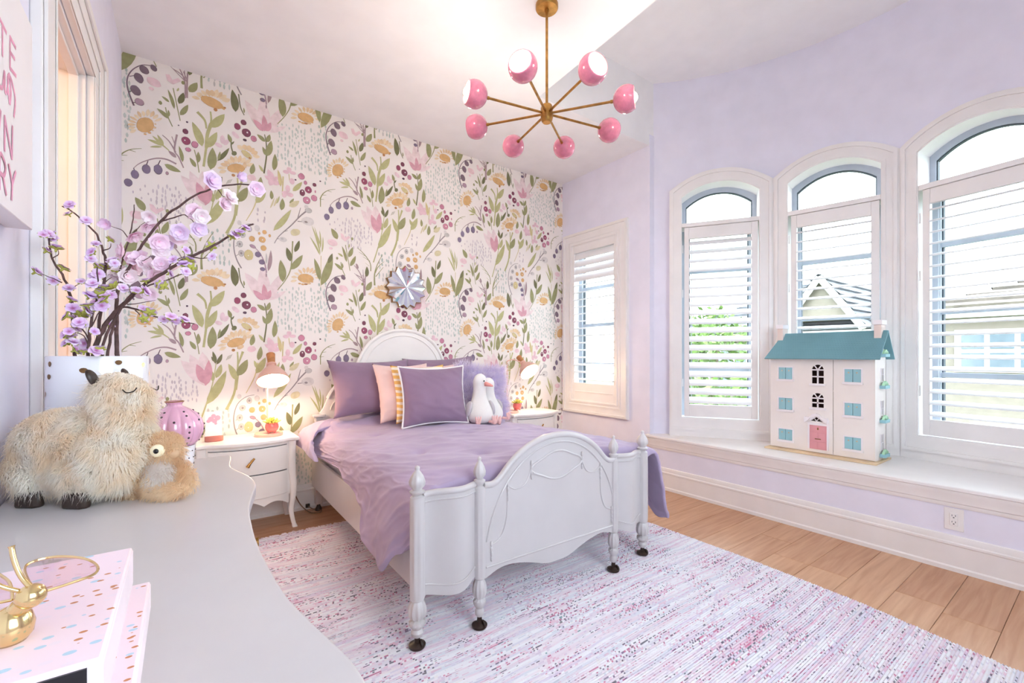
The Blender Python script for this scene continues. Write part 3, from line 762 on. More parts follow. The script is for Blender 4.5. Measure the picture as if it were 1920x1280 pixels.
NA = [32.3, 11.0, -10.7, -32.3]
V0 = Vector((3.558, 2.446, 0)); V1 = Vector((4.0, 1.748, 0)); V2 = Vector((4.154, 0.958, 0)); V3 = Vector((4.0035, 0.162, 0)); V4 = Vector((3.571, -0.523, 0))
WV = [V0, V1, V2, V3, V4]
def arch(u, L, spring, rise): q = (u - L / 2) / (L / 2); return spring + rise * (1 - abs(q) ** 2.15)
def bay_wall():
    b = MB(); N = 200; cols = []
    for i in range(N + 1):
        a = rad(46.7 - i * (46.7 + 50.0) / N); cols.append(a)
    def pt(a, z, q=0.0): return (BC.x + (BR + q) * cos(a), BC.y + (BR + q) * sin(a), z)
    for a0, a1 in zip(cols, cols[1:]):
        am = (a0 + a1) / 2; hole = None
        for k in range(4):
            A, B_ = WV[k], WV[k + 1]; dr = Vector((cos(am), sin(am), 0)); e = B_ - A
            det = dr.x * (-e.y) + dr.y * e.x; r = A - BC
            tt = (r.x * (-e.y) + r.y * e.x) / det; s = (dr.x * r.y - dr.y * r.x) / det
            if 0 <= s <= 1 and tt > 0:
                L = e.length; u = s * L
                if 0.07 < u < L - 0.07: hole = (0.585, arch(u, L, 2.655, 0.14))
        for z0, z1 in ([(0.43, ZB)] if not hole else [(0.43, hole[0]), (hole[1], ZB)]):
            q = .08 if z1 < .7 else 0.0; b.add([pt(a0, z0, q), pt(a1, z0, q), pt(a1, z1, q), pt(a0, z1, q)], [(0, 1, 2, 3)])
    struct(b.build('wall_bay', M['lilac'], smooth=30))
bay_wall()

# ---- window seat: front wall, board, crown moulding, base
b = MB().box(XR, -0.5, -0.02, XR + 0.1, YBAY + 0.01, 0.45); struct(b.build('wall_bench', M['lilac'], smooth=0))
poly = [(3.425, -0.5), (3.425, 2.62), (3.47, 2.62), (3.50, 2.60)] + [(BC.x + 2.2 * cos(rad(a)), BC.y + 2.2 * sin(rad(a))) for a in range(43, -49, -4)]
struct(MB().prism(poly[::-1], 0.446, 0.47, XY).build('trim_1', M['trim'], bevel=0.006))
def moulding(name, prof, y0, y1, x0=XR, m=None):
    b = MB(); b.rings([[(x0 - dx, yy, z) for dx, z in prof] for yy in (y0, y1)]); return struct(b.build(name, m or M['trim'], smooth=25))
moulding('trim_2', [(0, .352), (.006, .352), (.010, .362), (.010, .374), (.016, .380), (.018, .404), (.026, .424), (.030, .440), (.030, .446), (0, .446)], -0.5, 2.615)
BP = [(0, 0), (.022, 0), (.022, .022), (.016, .030), (.016, .140), (.020, .146), (.020, .156), (.013, .162), (.013, .180), (.009, .192), (0, .196)]
moulding('baseboard_bench', BP, -0.5, 2.6)
moulding('baseboard_right', BP, 2.6, YB)
b = MB(); b.rings([[(xx, YB - dx, z) for dx, z in BP] for xx in (XL, XR)]); struct(b.build('baseboard_back', M['trim'], smooth=25))
b = MB(); b.rings([[(XL + dx, yy, z) for dx, z in BP] for yy in (DY1 + 0.34, YB)]); b.rings([[(XL + dx, yy, z) for dx, z in BP] for yy in (YF, DY0 - 0.156)]); struct(b.build('baseboard_left', M['trim'], smooth=25))

# ---- windows
LOUV = {}
def louver(parent, T, u0, u1, z, tilt, wid=0.088, wc=0.03):
    L = round(u1 - u0, 3); key = L
    if key not in LOUV:
        b = MB(); R = []
        for uu in (-L / 2, L / 2):
            R.append([(uu, wid / 2 * cos(2 * pi * k / 10), 0.0068 * sin(2 * pi * k / 10)) for k in range(10)])
        b.rings(R); ob = b.build('louver', M['louver'], parent, local=True, smooth=60); LOUV[key] = ob
    else:
        ob = LOUV[key].copy(); COL.objects.link(ob); ob.parent = parent
    o0 = ORG[parent.name]; p = T((u0 + u1) / 2, wc, z) - o0
    ex = (T(1, 0, 0) - T(0, 0, 0)); ey = (T(0, 1, 0) - T(0, 0, 0)); ez = Vector((0, 0, 1))
    # local y axis (outward) tilted up by tilt
    yy = ey * cos(tilt) + ez * sin(tilt); zz = ex.cross(yy)
    ob.matrix_local = Matrix(((ex.x, yy.x, zz.x, p.x), (ex.y, yy.y, zz.y, p.y), (ex.z, yy.z, zz.z, p.z), (0, 0, 0, 1)))
def boxT(b, T, u0, w0, z0, u1, w1, z1):
    return b.add([T(u, w, z) for z in (z0, z1) for u, w in ((u0, w0), (u1, w0), (u1, w1), (u0, w1))],
                 [(0, 3, 2, 1), (4, 5, 6, 7), (0, 1, 5, 4), (1, 2, 6, 5), (2, 3, 7, 6), (3, 0, 4, 7)])
def outline(L, u0, u1, z0, spring, rise, n=18):
    """closed loop: bottom left, up, arch, down"""
    p = [(u0, z0)]
    for i in range(n + 1):
        u = u0 + (u1 - u0) * i / n; q = (2 * i / n - 1); p.append((u, spring + rise * (1 - abs(q) ** 2.15)))
    p.append((u1, z0)); return p
def ringT(b, T, outer, inner, w0, w1):
    A = [T(u, w0, z) for u, z in outer]; B = [T(u, w0, z) for u, z in inner]
    C = [T(u, w1, z) for u, z in outer]; D = [T(u, w1, z) for u, z in inner]
    b.strip(A, B, True).strip(B, D, True).strip(D, C, True).strip(C, A, True); return b
def bay_window(k, tilt):
    P, Q = WV[k], WV[k + 1]; L = (Q - P).length; t = (Q - P).normalized(); n = Vector((-t.y, t.x, 0))
    if n.x < 0: n = -n
    T = lambda u, w, z: P + t * u + n * w + Vector((0, 0, z))
    W = thing('window_%d' % (k + 2), None, None, P, kind='structure')
    a0, a1 = 0.105, L - 0.105
    O = outline(L, 0.0, L, 0.517, 2.685, 0.15); I = outline(L, a0, a1, 0.64, 2.612, 0.108)
    b = MB(); ringT(b, T, O, I, 0.0, 0.22)
    O2 = outline(L, 0.012, L - 0.012, 0.53, 2.676, 0.146); I2 = outline(L, 0.034, L - 0.034, 0.552, 2.662, 0.138); ringT(b, T, O2, I2, -0.012, 0.0)
    O3 = outline(L, 0.078, L - 0.078, 0.612, 2.632, 0.118); I3 = outline(L, 0.098, L - 0.098, 0.633, 2.618, 0.110); ringT(b, T, O3, I3, -0.006, 0.0)
    b.build('casing', M['trim'], W, smooth=30)
    boxT(MB(), T, 0.0, 0.004, 0.4702, L, 0.05, 0.5165).build('apron', M['trim'], W)
    boxT(MB(), T, a0, 0.0, 2.345, a1, 0.22, 2.381).build('transom_bar', M['trim'], W, bevel=0.003)
    b = MB(); ringT(b, T, outline(L, a0, a1, 2.381, 2.612, 0.108), outline(L, a0 + 0.034, a1 - 0.034, 2.402, 2.572, 0.106), 0.165, 0.215)
    b.build('transom_sash', M['sash'], W, smooth=30)
    b = MB(); ringT(b, T, outline(L, a0 + 0.034, a1 - 0.034, 2.402, 2.572, 0.106), outline(L, a0 + 0.041, a1 - 0.041, 2.409, 2.566, 0.105), 0.175, 0.205)
    b.build('gasket', M['gasket'], W, smooth=30)
    g = outline(L, a0 + 0.036, a1 - 0.036, 2.404, 2.57, 0.106); MB().add([T(u, 0.190, z) for u, z in g], [tuple(range(len(g)))]).build('pane', M['glass'], W, smooth=0)
    # shutter
    s0, s1, q0, q1 = 0.127, L - 0.113, 0.167, L - 0.162
    for u0, u1 in ((s0, q0), (q1, s1)): boxT(MB(), T, u0, 0.008, 0.647, u1, 0.045, 2.343).build('shutter_stile', M['trim'], W, bevel=0.003)
    for z0, z1 in ((0.647, 0.756), (2.24, 2.343)): boxT(MB(), T, q0, 0.010, z0, q1, 0.043, z1).build('shutter_rail', M['trim'], W, bevel=0.003)
    for z in (0.95, 1.75, 2.15): boxT(MB(), T, 0.112, 0.0, z - 0.035, 0.118, 0.01, z + 0.035).build('hinge', M['trim'], W, bevel=0.001, seg=1)
    for i in range(19): louver(W, T, q0 + 0.001, q1 - 0.001, 0.756 + (i + 0.5) * 1.484 / 19, tilt)
    MB().tube([T(q0 + 0.02, 0.074, 0.80), T(q0 + 0.02, 0.074, 2.20)], 0.004, 6).build('tilt_rod', M['sash'], W)
    # outer sash
    b = MB(); ringT(b, T, [(a0, .62), (a0, 2.36), (a1, 2.36), (a1, .62)], [(a0 + .062, .69), (a0 + .062, 2.30), (a1 - .062, 2.30), (a1 - .062, .69)], 0.16, 0.22)
    b.build('sash', M['sash'], W, smooth=0)
    b = MB(); ringT(b, T, [(a0 + .062, .69), (a0 + .062, 2.30), (a1 - .062, 2.30), (a1 - .062, .69)], [(a0 + .070, .70), (a0 + .070, 2.29), (a1 - .070, 2.29), (a1 - .070, .70)], 0.18, 0.21)
    b.build('gasket', M['gasket'], W, smooth=0)
    for z in (1.06, 1.50, 1.97): boxT(MB(), T, a0 + .062, 0.17, z - 0.017, a1 - .062, 0.20, z + 0.017).build('muntin', M['sash'], W)
    for z0, z1 in ((.70, 1.043), (1.077, 1.483), (1.517, 1.953), (1.987, 2.29)):
        MB().add([T(a0 + .07, .19, z0), T(a1 - .07, .19, z0), T(a1 - .07, .19, z1), T(a0 + .07, .19, z1)], [(0, 1, 2, 3)]).build('pane', M['glass'], W, smooth=0)
for k, tl in enumerate((rad(36), rad(16), rad(17), rad(16))): bay_window(k, tl)

def side_window():
    P = Vector((XR - 0.03, 3.722, 0)); T = lambda u, w, z: P + Vector((w, -u, z))
    W = thing('window_1', None, None, P, kind='structure'); L = 0.90
    b = MB()
    R = lambda d: [(d, .575 + d), (d, 2.522 - d), (L - d, 2.522 - d), (L - d, .575 + d)]
    ringT(b, T, R(0), R(.135), 0.0, 0.04); ringT(b, T, R(.006), R(.03), -0.012, 0.0); ringT(b, T, R(.085), R(.10), -0.006, 0); ringT(b, T, R(.12), R(.135), -0.01, 0.0)
    b.build('casing', M['trim'], W, smooth=30)
    b = MB(); ringT(b, T, R(.128), R(.142), 0.0, 0.20); b.build('reveal', M['trim'], W, smooth=0)
    s0, s1, q0, q1 = .137, .782, .17, .728
    for u0, u1 in ((s0, q0), (q1, s1)): boxT(MB(), T, u0, .004, .705, u1, .04, 2.39).build('shutter_stile', M['trim'], W, bevel=.003)
    for z0, z1 in ((.705, .90), (2.305, 2.39)): boxT(MB(), T, q0, .006, z0, q1, .038, z1).build('shutter_rail', M['trim'], W, bevel=.003)
    boxT(MB(), T, q0 + .01, .0, .80, q1 - .01, .008, .815).build('rail_bead', M['trim'], W, bevel=.003)
    N = 18; dz = 1.405 / N
    for i in range(N):
        z = .90 + (i + .5) * dz; louver(W, T, q0 + .001, q1 - .001, z, rad(68) if i >= 14 else rad(9), wc=0.026)
    b = MB(); a0, a1 = .14, .76
    ringT(b, T, [(a0, .70), (a0, 2.4), (a1, 2.4), (a1, .70)], [(a0 + .05, .76), (a0 + .05, 2.34), (a1 - .05, 2.34), (a1 - .05, .76)], .11, .16); b.build('sash', M['sash'], W, smooth=0)
    b = MB(); ringT(b, T, [(a0 + .05, .76), (a0 + .05, 2.34), (a1 - .05, 2.34), (a1 - .05, .76)], [(a0 + .06, .77), (a0 + .06, 2.33), (a1 - .06, 2.33), (a1 - .06, .77)], .13, .155); b.build('gasket', M['gasket'], W, smooth=0)
    zs = (1.10, 1.52, 1.92)
    for z in zs: boxT(MB(), T, a0 + .05, .12, z - .016, a1 - .05, .15, z + .016).build('muntin', M['sash'], W)
    for z0, z1 in zip((.77,) + zs, zs + (2.33,)):
        MB().add([T(a0 + .06, .14, z0 + .016), T(a1 - .06, .14, z0 + .016), T(a1 - .06, .14, z1 - .016), T(a0 + .06, .14, z1 - .016)], [(0, 1, 2, 3)]).build('pane', M['glass'], W, smooth=0)
side_window()

# ------------------------------------------------------------------ outside
M['lawn'] = mat('lawn', (92, 104, 66), 0.9, var=0.1, vscale=0.6)
struct(MB().box(-40, -60, -3.2, 90, 60, -3.0).build('ground', M['lawn'], smooth=0))
M['shingle'] = mat('weathered_shingle', (104, 95, 88), 0.9, var=0.16, vscale=3)
M['shingle2'] = mat('grey_shingle', (100, 102, 108), 0.9, var=0.12, vscale=3)
M['stucco'] = mat('cream_stucco', (132, 122, 112), 0.85, var=0.03)
M['hpane'] = mat('far_window_pane', (96, 108, 118), 0.1)
M['hframe'] = mat('far_white_frame', (190, 188, 186), 0.6)
def rooftile(b, A, B, C, D, rows):
    """roof plane as overlapping shingle courses: A,B eave; D,C ridge"""
    A, B, C, D = map(Vector, (A, B, C, D)); nn = (B - A).cross(D - A).normalized()
    if nn.z < 0: nn = -nn
    for i in range(rows):
        t0, t1 = i / rows, min(1, (i + 1.15) / rows)
        p = [A.lerp(D, t0) + nn * 0.10, B.lerp(C, t0) + nn * 0.10, B.lerp(C, t1) + nn * 0.02, A.lerp(D, t1) + nn * 0.02]
        q = [v - nn * 0.09 for v in p[:2]]
        b.add(p + q, [(0, 1, 2, 3), (4, 5, 1, 0)])
def house(name, label, x0, x1, y0, y1, zg, ze, zr, gables, wins, m):
    h = thing(name, label, 'house', ((x0 + x1) / 2, (y0 + y1) / 2, zg), group=None)
    MB().box(x0, y0, zg, x1, y1, ze).build('wall', M['stucco'], h, smooth=0)
    b = MB(); e = .35; cx = (x0 + x1) / 2; rx = (x1 - x0) / 2 * .9; ya, yb = y0 + rx, y1 - rx
    P = [(x0 - e, y0 - e, ze), (x0 - e, y1 + e, ze), (x1 + e, y1 + e, ze), (x1 + e, y0 - e, ze)]; R0, R1 = (cx, ya, zr), (cx, yb, zr)
    rooftile(b, P[0], P[1], R1, R0, 12); rooftile(b, P[1], P[2], R1, R1, 12); rooftile(b, P[3], P[0], R0, R0, 12); rooftile(b, P[2], P[3], R0, R1, 12)
    b.build('roof', m, h, smooth=0)
    MB().box(x0 - e, y0 - e, ze - .22, x1 + e, y1 + e, ze - .02).build('eaves', M['hframe'], h)
    for gy, gw, gz0, gz in gables:
        g = MB().prism([(gy - gw, gz0), (gy + gw, gz0), (gy, gz)], x0 - .5, x0 + 3.5, lambda p, q, d: (d, p, q)).build('gable', M['stucco'], h, smooth=0)
        for sg in (-1, 1):
            b = MB(); ee = gw + .22; zz = gz0 - .22 * (gz - gz0) / gw
            rooftile(b, (x0 - .75, gy + sg * ee, zz + .05), (x0 + 3.6, gy + sg * ee, zz + .05), (x0 + 3.6, gy, gz + .12), (x0 - .75, gy, gz + .12), 7); b.build('gable_roof', m, h, smooth=0)
            MB().tube([(x0 - .72, gy + sg * ee, zz - .02), (x0 - .72, gy, gz + .02)], .1, 4).build('bargeboard', M['hframe'], h, smooth=0)
    for (ya_, yb_, za, zb_, nx) in wins:
        f = MB().box(x0 - .12, ya_ - .08, za - .08, x0 + .02, yb_ + .08, zb_ + .08).build('window_frame', M['hframe'], h, smooth=0)
        dw = (yb_ - ya_) / nx
        for i in range(nx):
            for j in range(2):
                zz = (zb_ - za) / 2
                MB().box(x0 - .15, ya_ + i * dw + .05, za + j * zz + .05, x0 - .11, ya_ + (i + 1) * dw - .05, za + (j + 1) * zz - .05).build('pane', M['hpane'], f, smooth=0, local=False)
house('house', 'cream neighbouring house with a tan hipped roof seen through the nearest bay window', 16, 26, -9, 2.9, -3, 2.35, 4.4, [], [(1.0, 2.5, .85, 1.75, 3), (-2.4, -.6, .85, 1.75, 3), (-6, -4.2, .85, 1.75, 3), (.6, 2.2, -1.9, -.6, 3)], M['shingle'])
house('house', 'pale neighbouring house with a pointed gable seen through the window behind the dollhouse', 17, 27, 4.4, 12, -3, 2.0, 4.3, [(5.75, .95, 2.3, 3.65)], [(5.2, 6.3, .4, 1.5, 2), (8.3, 9.8, -.2, 1.4, 3)], M['shingle2'])
def tree():
    t = thing('tree', 'leafy green tree outside the leftmost bay window', 'tree', (9.2, 5.2, -3))
    MB().tube(spline([(9.2, 5.2, -3), (9.25, 5.15, -1.5), (9.2, 5.25, 0.2), (9.3, 5.2, 1.4)]), [.16 - .12 * i / 18 for i in range(19)], 8).build('trunk', M['rope'], t)
    rr = random.Random(5); b = MB()
    for i in range(5200):
        k = rr.choice([(0, 0, .3, 1.25), (.2, .7, -.6, 1.0), (-.2, -.75, -.5, 1.0), (0, .1, 1.1, .8), (0, 0, -1.2, 1.2)])
        d = Vector((rr.gauss(0, 1), rr.gauss(0, 1), rr.gauss(0, 1))).normalized() * (k[3] * rr.uniform(.55, 1.05))
        c = Vector((9.2 + k[0], 5.2 + k[1], .3 + k[2])) + d
        a = Vector((rr.gauss(0, 1), rr.gauss(0, 1), rr.gauss(0, .6))).normalized(); s = a.cross(Vector((rr.gauss(0, 1), rr.gauss(0, 1), rr.gauss(0, 1)))).normalized(); q = rr.uniform(.05, .1)
        b.add([c - a * q, c + s * q * .5, c + a * q, c - s * q * .5], [(0, 1, 2, 3)])
    m = mat('tree_leaf', (104, 130, 66), 0.7, var=0.25, vscale=2.0); b.build('foliage', m, t, smooth=0, kind='stuff')
tree()
# ------------------------------------------------------------------ rug
def rug():
    t = thing('rag_rug', 'large pink and white woven rag rug with dark flecks under the bed', 'rug', (1.45, 1.2, 0))
    RE = [(-.9, 2.50), (0.0, 2.535), (.25, 2.545), (.74, 2.628), (1.31, 2.665), (1.92, 2.668), (3.26, 2.66)]
    def right(y):
        for (a, xa), (b_, xb) in zip(RE, RE[1:]):
            if y <= b_: return xa + (xb - xa) * (y - a) / (b_ - a)
        return RE[-1][1]
    y0, y1 = -.9, 3.25; n = int((y1 - y0) / .010); b = MB(); R = []
    NX = 26
    rows = []
    for j in range(n * 2 + 1):
        y = y0 + (y1 - y0) * j / (n * 2); z = 0.011 if j % 2 else 0.0065
        r = []
        for i in range(NX + 1):
            f = i / NX; xl = .2 + .01 * noise.noise((y * 9, 3, 1)); xr = right(y) + .008 * noise.noise((y * 60, 1, 7)); x = xl + (xr - xl) * f
            yy = y + (.02 * f if y > 0 else .02 * f) + .012 * noise.noise((x * 1.6, y * 1.1, .3)) + (.0 if 1 < j < 2 * n else 0)
            # far edge drops toward the right
            yy += (0.045 - 0.06 * f) * max(0, (y - 2.4) / .85)
            r.append((x, yy, z + .002 * noise.noise((x * 14, y * 40, 2))))
        rows.append(r)
    rows.insert(0, [(p[0], p[1], 0.0005) for p in rows[0]]); rows.append([(p[0], p[1], 0.0005) for p in rows[-1]])
    rows = [[(r[0][0], r[0][1], .0005)] + r + [(r[-1][0], r[-1][1], .0005)] for r in rows]
    b.rings(rows, cap=False, close=False).build('weave', M['rug'], t, smooth=0)
    far = rows[-2]; f = MB(); rr = random.Random(2)
    for i in range(1, len(far) - 2):
        A, B_ = Vector(far[i]), Vector(far[i + 1])
        for k in range(12):
            p = A.lerp(B_, (k + rr.random()) / 12); p.z = .007; q = p + Vector((rr.uniform(-.03, .03), rr.uniform(.015, .04), -.004)); mid = p.lerp(q, .5) + Vector((rr.uniform(-.01, .01), 0, .004))
            f.tube([p, mid, q], [.004, .0035, .0025], 4)
    f.build('fringe', M['fringe'], t, kind='stuff')
rug()

# ------------------------------------------------------------------ bed
BX = 1.487
bed = thing('bed', 'white painted antique bed with arched headboard, turned posts and castors', 'bed', (BX, 2.7, 0))
def post(x, y, zp, thick, start):
    """foot post: column, acorn finial, turned fluted leg, castor"""
    fl = lambda a, z: 1 + (.055 * (cos(10 * a)) if (.04 < z < .62) else 0)
    T_ = Matrix.Translation((x, y, 0))
    r = thick
    prof = [(r * .5, .055), (r * .72, .062), (r * .8, .075), (r * .6, .088), (r * .9, .098), (r * 1.06, .108), (r * 1.02, .118), (r * .6, .126), (r * .95, .136), (r * 1.12, .15), (r * 1.12, .17), (r * .98, .19), (r * .74, .203), (r * .9, .208), (r * .9, .214)]
    leg = [(q, z * start / .214) for q, z in prof]
    col = [(r * .96, start), (r * .96, start + .02), (r * .96, .33), (r * .96, .5), (r * .96, .60), (r * .9, .622), (r * .62, .628), (r * .62, .634)]
    b = MB(); b.lathe(leg + col, 40, T_, lambda a, z: 1 + (.07 * cos(10 * a) if (.115 * start / .214 < z < .2 * start / .214) else (.06 * cos(8 * a) if start + .01 < z < .6 else 0)))
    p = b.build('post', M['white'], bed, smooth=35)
    z0 = zp - .108
    fin = [(r * .62, .632), (r * .95, z0), (r * .98, z0 + .006), (r * .6, z0 + .012), (r * .62, z0 + .016), (r * .95, z0 + .03), (r * 1.02, z0 + .046), (r * .8, z0 + .066), (r * .5, z0 + .082), (r * .28, z0 + .09), (r * .3, z0 + .096), (r * .34, z0 + .1), (r * .26, z0 + .106), (r * .05, z0 + .11)]
    MB().lathe(fin, 36, T_, lambda a, z: 1 + (.06 * cos(9 * a) if z0 + .02 < z < z0 + .08 else 0)).build('finial', M['white'], p, smooth=50)
    c = MB(); c.lathe([(.004, 0.012), (.030, .012), (.034, .018), (.034, .024), (.022, .03), (.012, .034), (.010, .06)], 20, T_).build('castor_cup', M['brown'], p, smooth=40)
    MB().tube([(x + .004, y - .016, .029), (x + .012, y - .016, .029)], .017, 12).build('castor_wheel', M['brown'], p)
post(.764, 1.70, .748, .032, .214); post(2.205, 1.70, .748, .032, .214)
post(1.04, 1.665, .755, .026, .235); post(1.908, 1.665, .755, .026, .235)
# middle panel, arched and scalloped
def arc_top(x):
    d = abs(x - BX)
    pts = [(0, .805), (.08, .799), (.15, .782), (.22, .75), (.28, .708), (.325, .662), (.352, .634), (.375, .622), (.40, .622), (.43, .63)]
    for (a, za), (b_, zb) in zip(pts, pts[1:]):
        if d <= b_: return za + (zb - za) * (d - a) / (b_ - a)
    return .63
def arc_bot(x):
    d = abs(x - BX)
    pts = [(0, .186), (.07, .188), (.12, .205), (.17, .222), (.22, .236), (.3, .25), (.36, .244), (.40, .228), (.43, .215)]
    for (a, za), (b_, zb) in zip(pts, pts[1:]):
        if d <= b_: return za + (zb - za) * (d - a) / (b_ - a)
    return .215
xs = [BX - .43 + .86 * i / 60 for i in range(61)]
sm = lambda f, x: sum(f(x + k * .012) for k in (-2, -1, 0, 1, 2)) / 5
b = MB(); fy, by = 1.655, 1.68
A = [(x, fy, sm(arc_bot, x)) for x in xs]; B_ = [(x, fy, sm(arc_top, x)) for x in xs]; C_ = [(x, by, sm(arc_top, x)) for x in xs]; D_ = [(x, by, sm(arc_bot, x)) for x in xs]
b.strip(A, B_).strip(B_, C_).strip(C_, D_).strip(D_, A)
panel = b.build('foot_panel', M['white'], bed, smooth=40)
b = MB(); b.tube([(x, fy + .006, sm(arc_top, x) + .001) for x in xs], .015, 10)
b.build('top_rail', M['white'], panel)
b = MB(); b.tube([(x, fy - .001, .275 + .497 * sqrt(max(0, 1 - ((x - BX) / .425) ** 2))) for x in xs if abs(x - BX) <= .426], .005, 6)
b.tube([(x, fy - .001, .268) for x in (BX - .42, BX + .42)], .005, 6)
ov = [(BX + (.155 + .012 * cos(4 * a)) * cos(a), fy - .001, .66 + (.062 + .006 * cos(4 * a)) * sin(a)) for a in [2 * pi * k / 40 for k in range(41)]]
b.tube(ov, .006, 6)
for s in (-1, 1):
    sw = spline([(BX + s * .165, fy - .001, .665), (BX + s * .2, fy - .001, .60), (BX + s * .26, fy - .001, .585), (BX + s * .30, fy - .001, .605)], 5); b.tube(sw, .004, 6)
    sw = spline([(BX + s * .305, fy - .001, .56), (BX + s * .31, fy - .001, .46), (BX + s * .34, fy - .001, .385), (BX + s * .39, fy - .001, .36)], 5); b.tube(sw, .004, 6)
    for x, z in ((.166, .66), (.303, .585), (.392, .335)):
        for q in range(4): b.ell((BX + s * x, fy - .003, z + .03 - q * .022), (.007 - q * .0008, .006, .013), 8, 6)
b.build('carving', M['white'], panel)
# curved side panels of the footboard
for s in (-1, 1):
    xo, xi = (.79, 1.018) if s < 0 else (2.18, 1.93)
    def pl(t): # plan curve from outer post to inner post
        return (xo + (xi - xo) * t, 1.695 - .036 * sin(pi * min(1, t * 1.0)) ** 1.5 - .03 * t + .012 * sin(2 * pi * t))
    def top(t): return .632 + .008 * sin(pi * t) - .008 + .012 * t * t
    def bot(t): return .215 - .022 * sin(pi * t) ** 1.2 + .022 * t
    N = 20; b = MB()
    F_ = [(*pl(i / N), bot(i / N)) for i in range(N + 1)]; T2 = [(*pl(i / N), top(i / N)) for i in range(N + 1)]
    bk = lambda L_: [(x, y + .022, z) for x, y, z in L_]
    b.strip(F_, T2).strip(T2, bk(T2)).strip(bk(T2), bk(F_)).strip(bk(F_), F_)
    p = b.build('side_panel', M['white'], bed, smooth=40)
    b = MB(); b.tube([(x, y + .008, z) for x, y, z in T2], .014, 10); b.build('top_rail', M['white'], p)
    MB().tube([(x, y - .002, z - .028) for x, y, z in T2], .004, 6).build('bead', M['white'], p); MB().tube([(x, y - .002, z + .045) for x, y, z in F_], .004, 6).build('bead', M['white'], p)
# side rails
for x in (.785, 2.165): MB().box(x, 1.71, .20, x + .022, 3.68, .425).build('side_rail', M['white'], bed, bevel=.004)
# headboard
HX = 1.52
def head_top(d):
    pts = [(0, 1.41), (.1, 1.402), (.2, 1.366), (.28, 1.31), (.34, 1.235), (.375, 1.16), (.40, 1.10), (.44, 1.06), (.50, 1.02), (.55, .965), (.60, .90), (.635, .83), (.66, .76), (.70, .745)]
    for (a, za), (b_, zb) in zip(pts, pts[1:]):
        if d <= b_: return za + (zb - za) * (d - a) / (b_ - a)
    return .745
hs = [HX - .68 + 1.36 * i / 90 for i in range(91)]
ht = lambda x: sum(head_top(abs(x - HX) + k * .008 if abs(x - HX) > .05 else abs(x - HX + k * .008)) for k in (-2, -1, 0, 1, 2)) / 5
A = [(x, 3.665, .25) for x in hs]; B_ = [(x, 3.665, ht(x)) for x in hs]; C_ = [(x, 3.69, ht(x)) for x in hs]; D_ = [(x, 3.69, .25) for x in hs]
b = MB(); b.strip(A, B_).strip(B_, C_).strip(C_, D_).strip(D_, A); hp = b.build('headboard', M['white_lit'], bed, smooth=40)
b = MB(); b.tube([(x, 3.668, ht(x)) for x in hs if abs(x - HX) < .62], .016, 8)
b.tube([(HX + .345 * cos(a), 3.664, 1.03 + .335 * sin(a)) for a in [pi * k / 40 for k in range(41)]], .006, 6)
for s in (-1, 1): b.tube(spline([(HX + s * .44, 3.663, 1.0), (HX + s * .5, 3.663, .95), (HX + s * .52, 3.663, .88), (HX + s * .58, 3.663, .82), (HX + s * .6, 3.663, .77)]), .004, 6)
b.build('moulding', M['white_lit'], hp)
for x in (.835, 2.205):
    b = MB(); b.box(x - .026, 3.655, .05, x + .026, 3.71, .72); p = b.build('head_post', M['white'], bed, bevel=.006)
    MB().box(x - .045, 3.64, .72, x + .045, 3.725, .742).build('cap', M['white'], p, bevel=.006)
    MB().lathe([(.004, 0.0), (.024, 0.0), (.026, .012), (.016, .03), (.01, .052)], 16, Matrix.Translation((x, 3.68, 0))).build('castor', M['brown'], p)
MB().box(.83, 1.73, .30, 2.15, 3.64, .56).build('mattress', M['sheet'], bed, bevel=.04, seg=3)

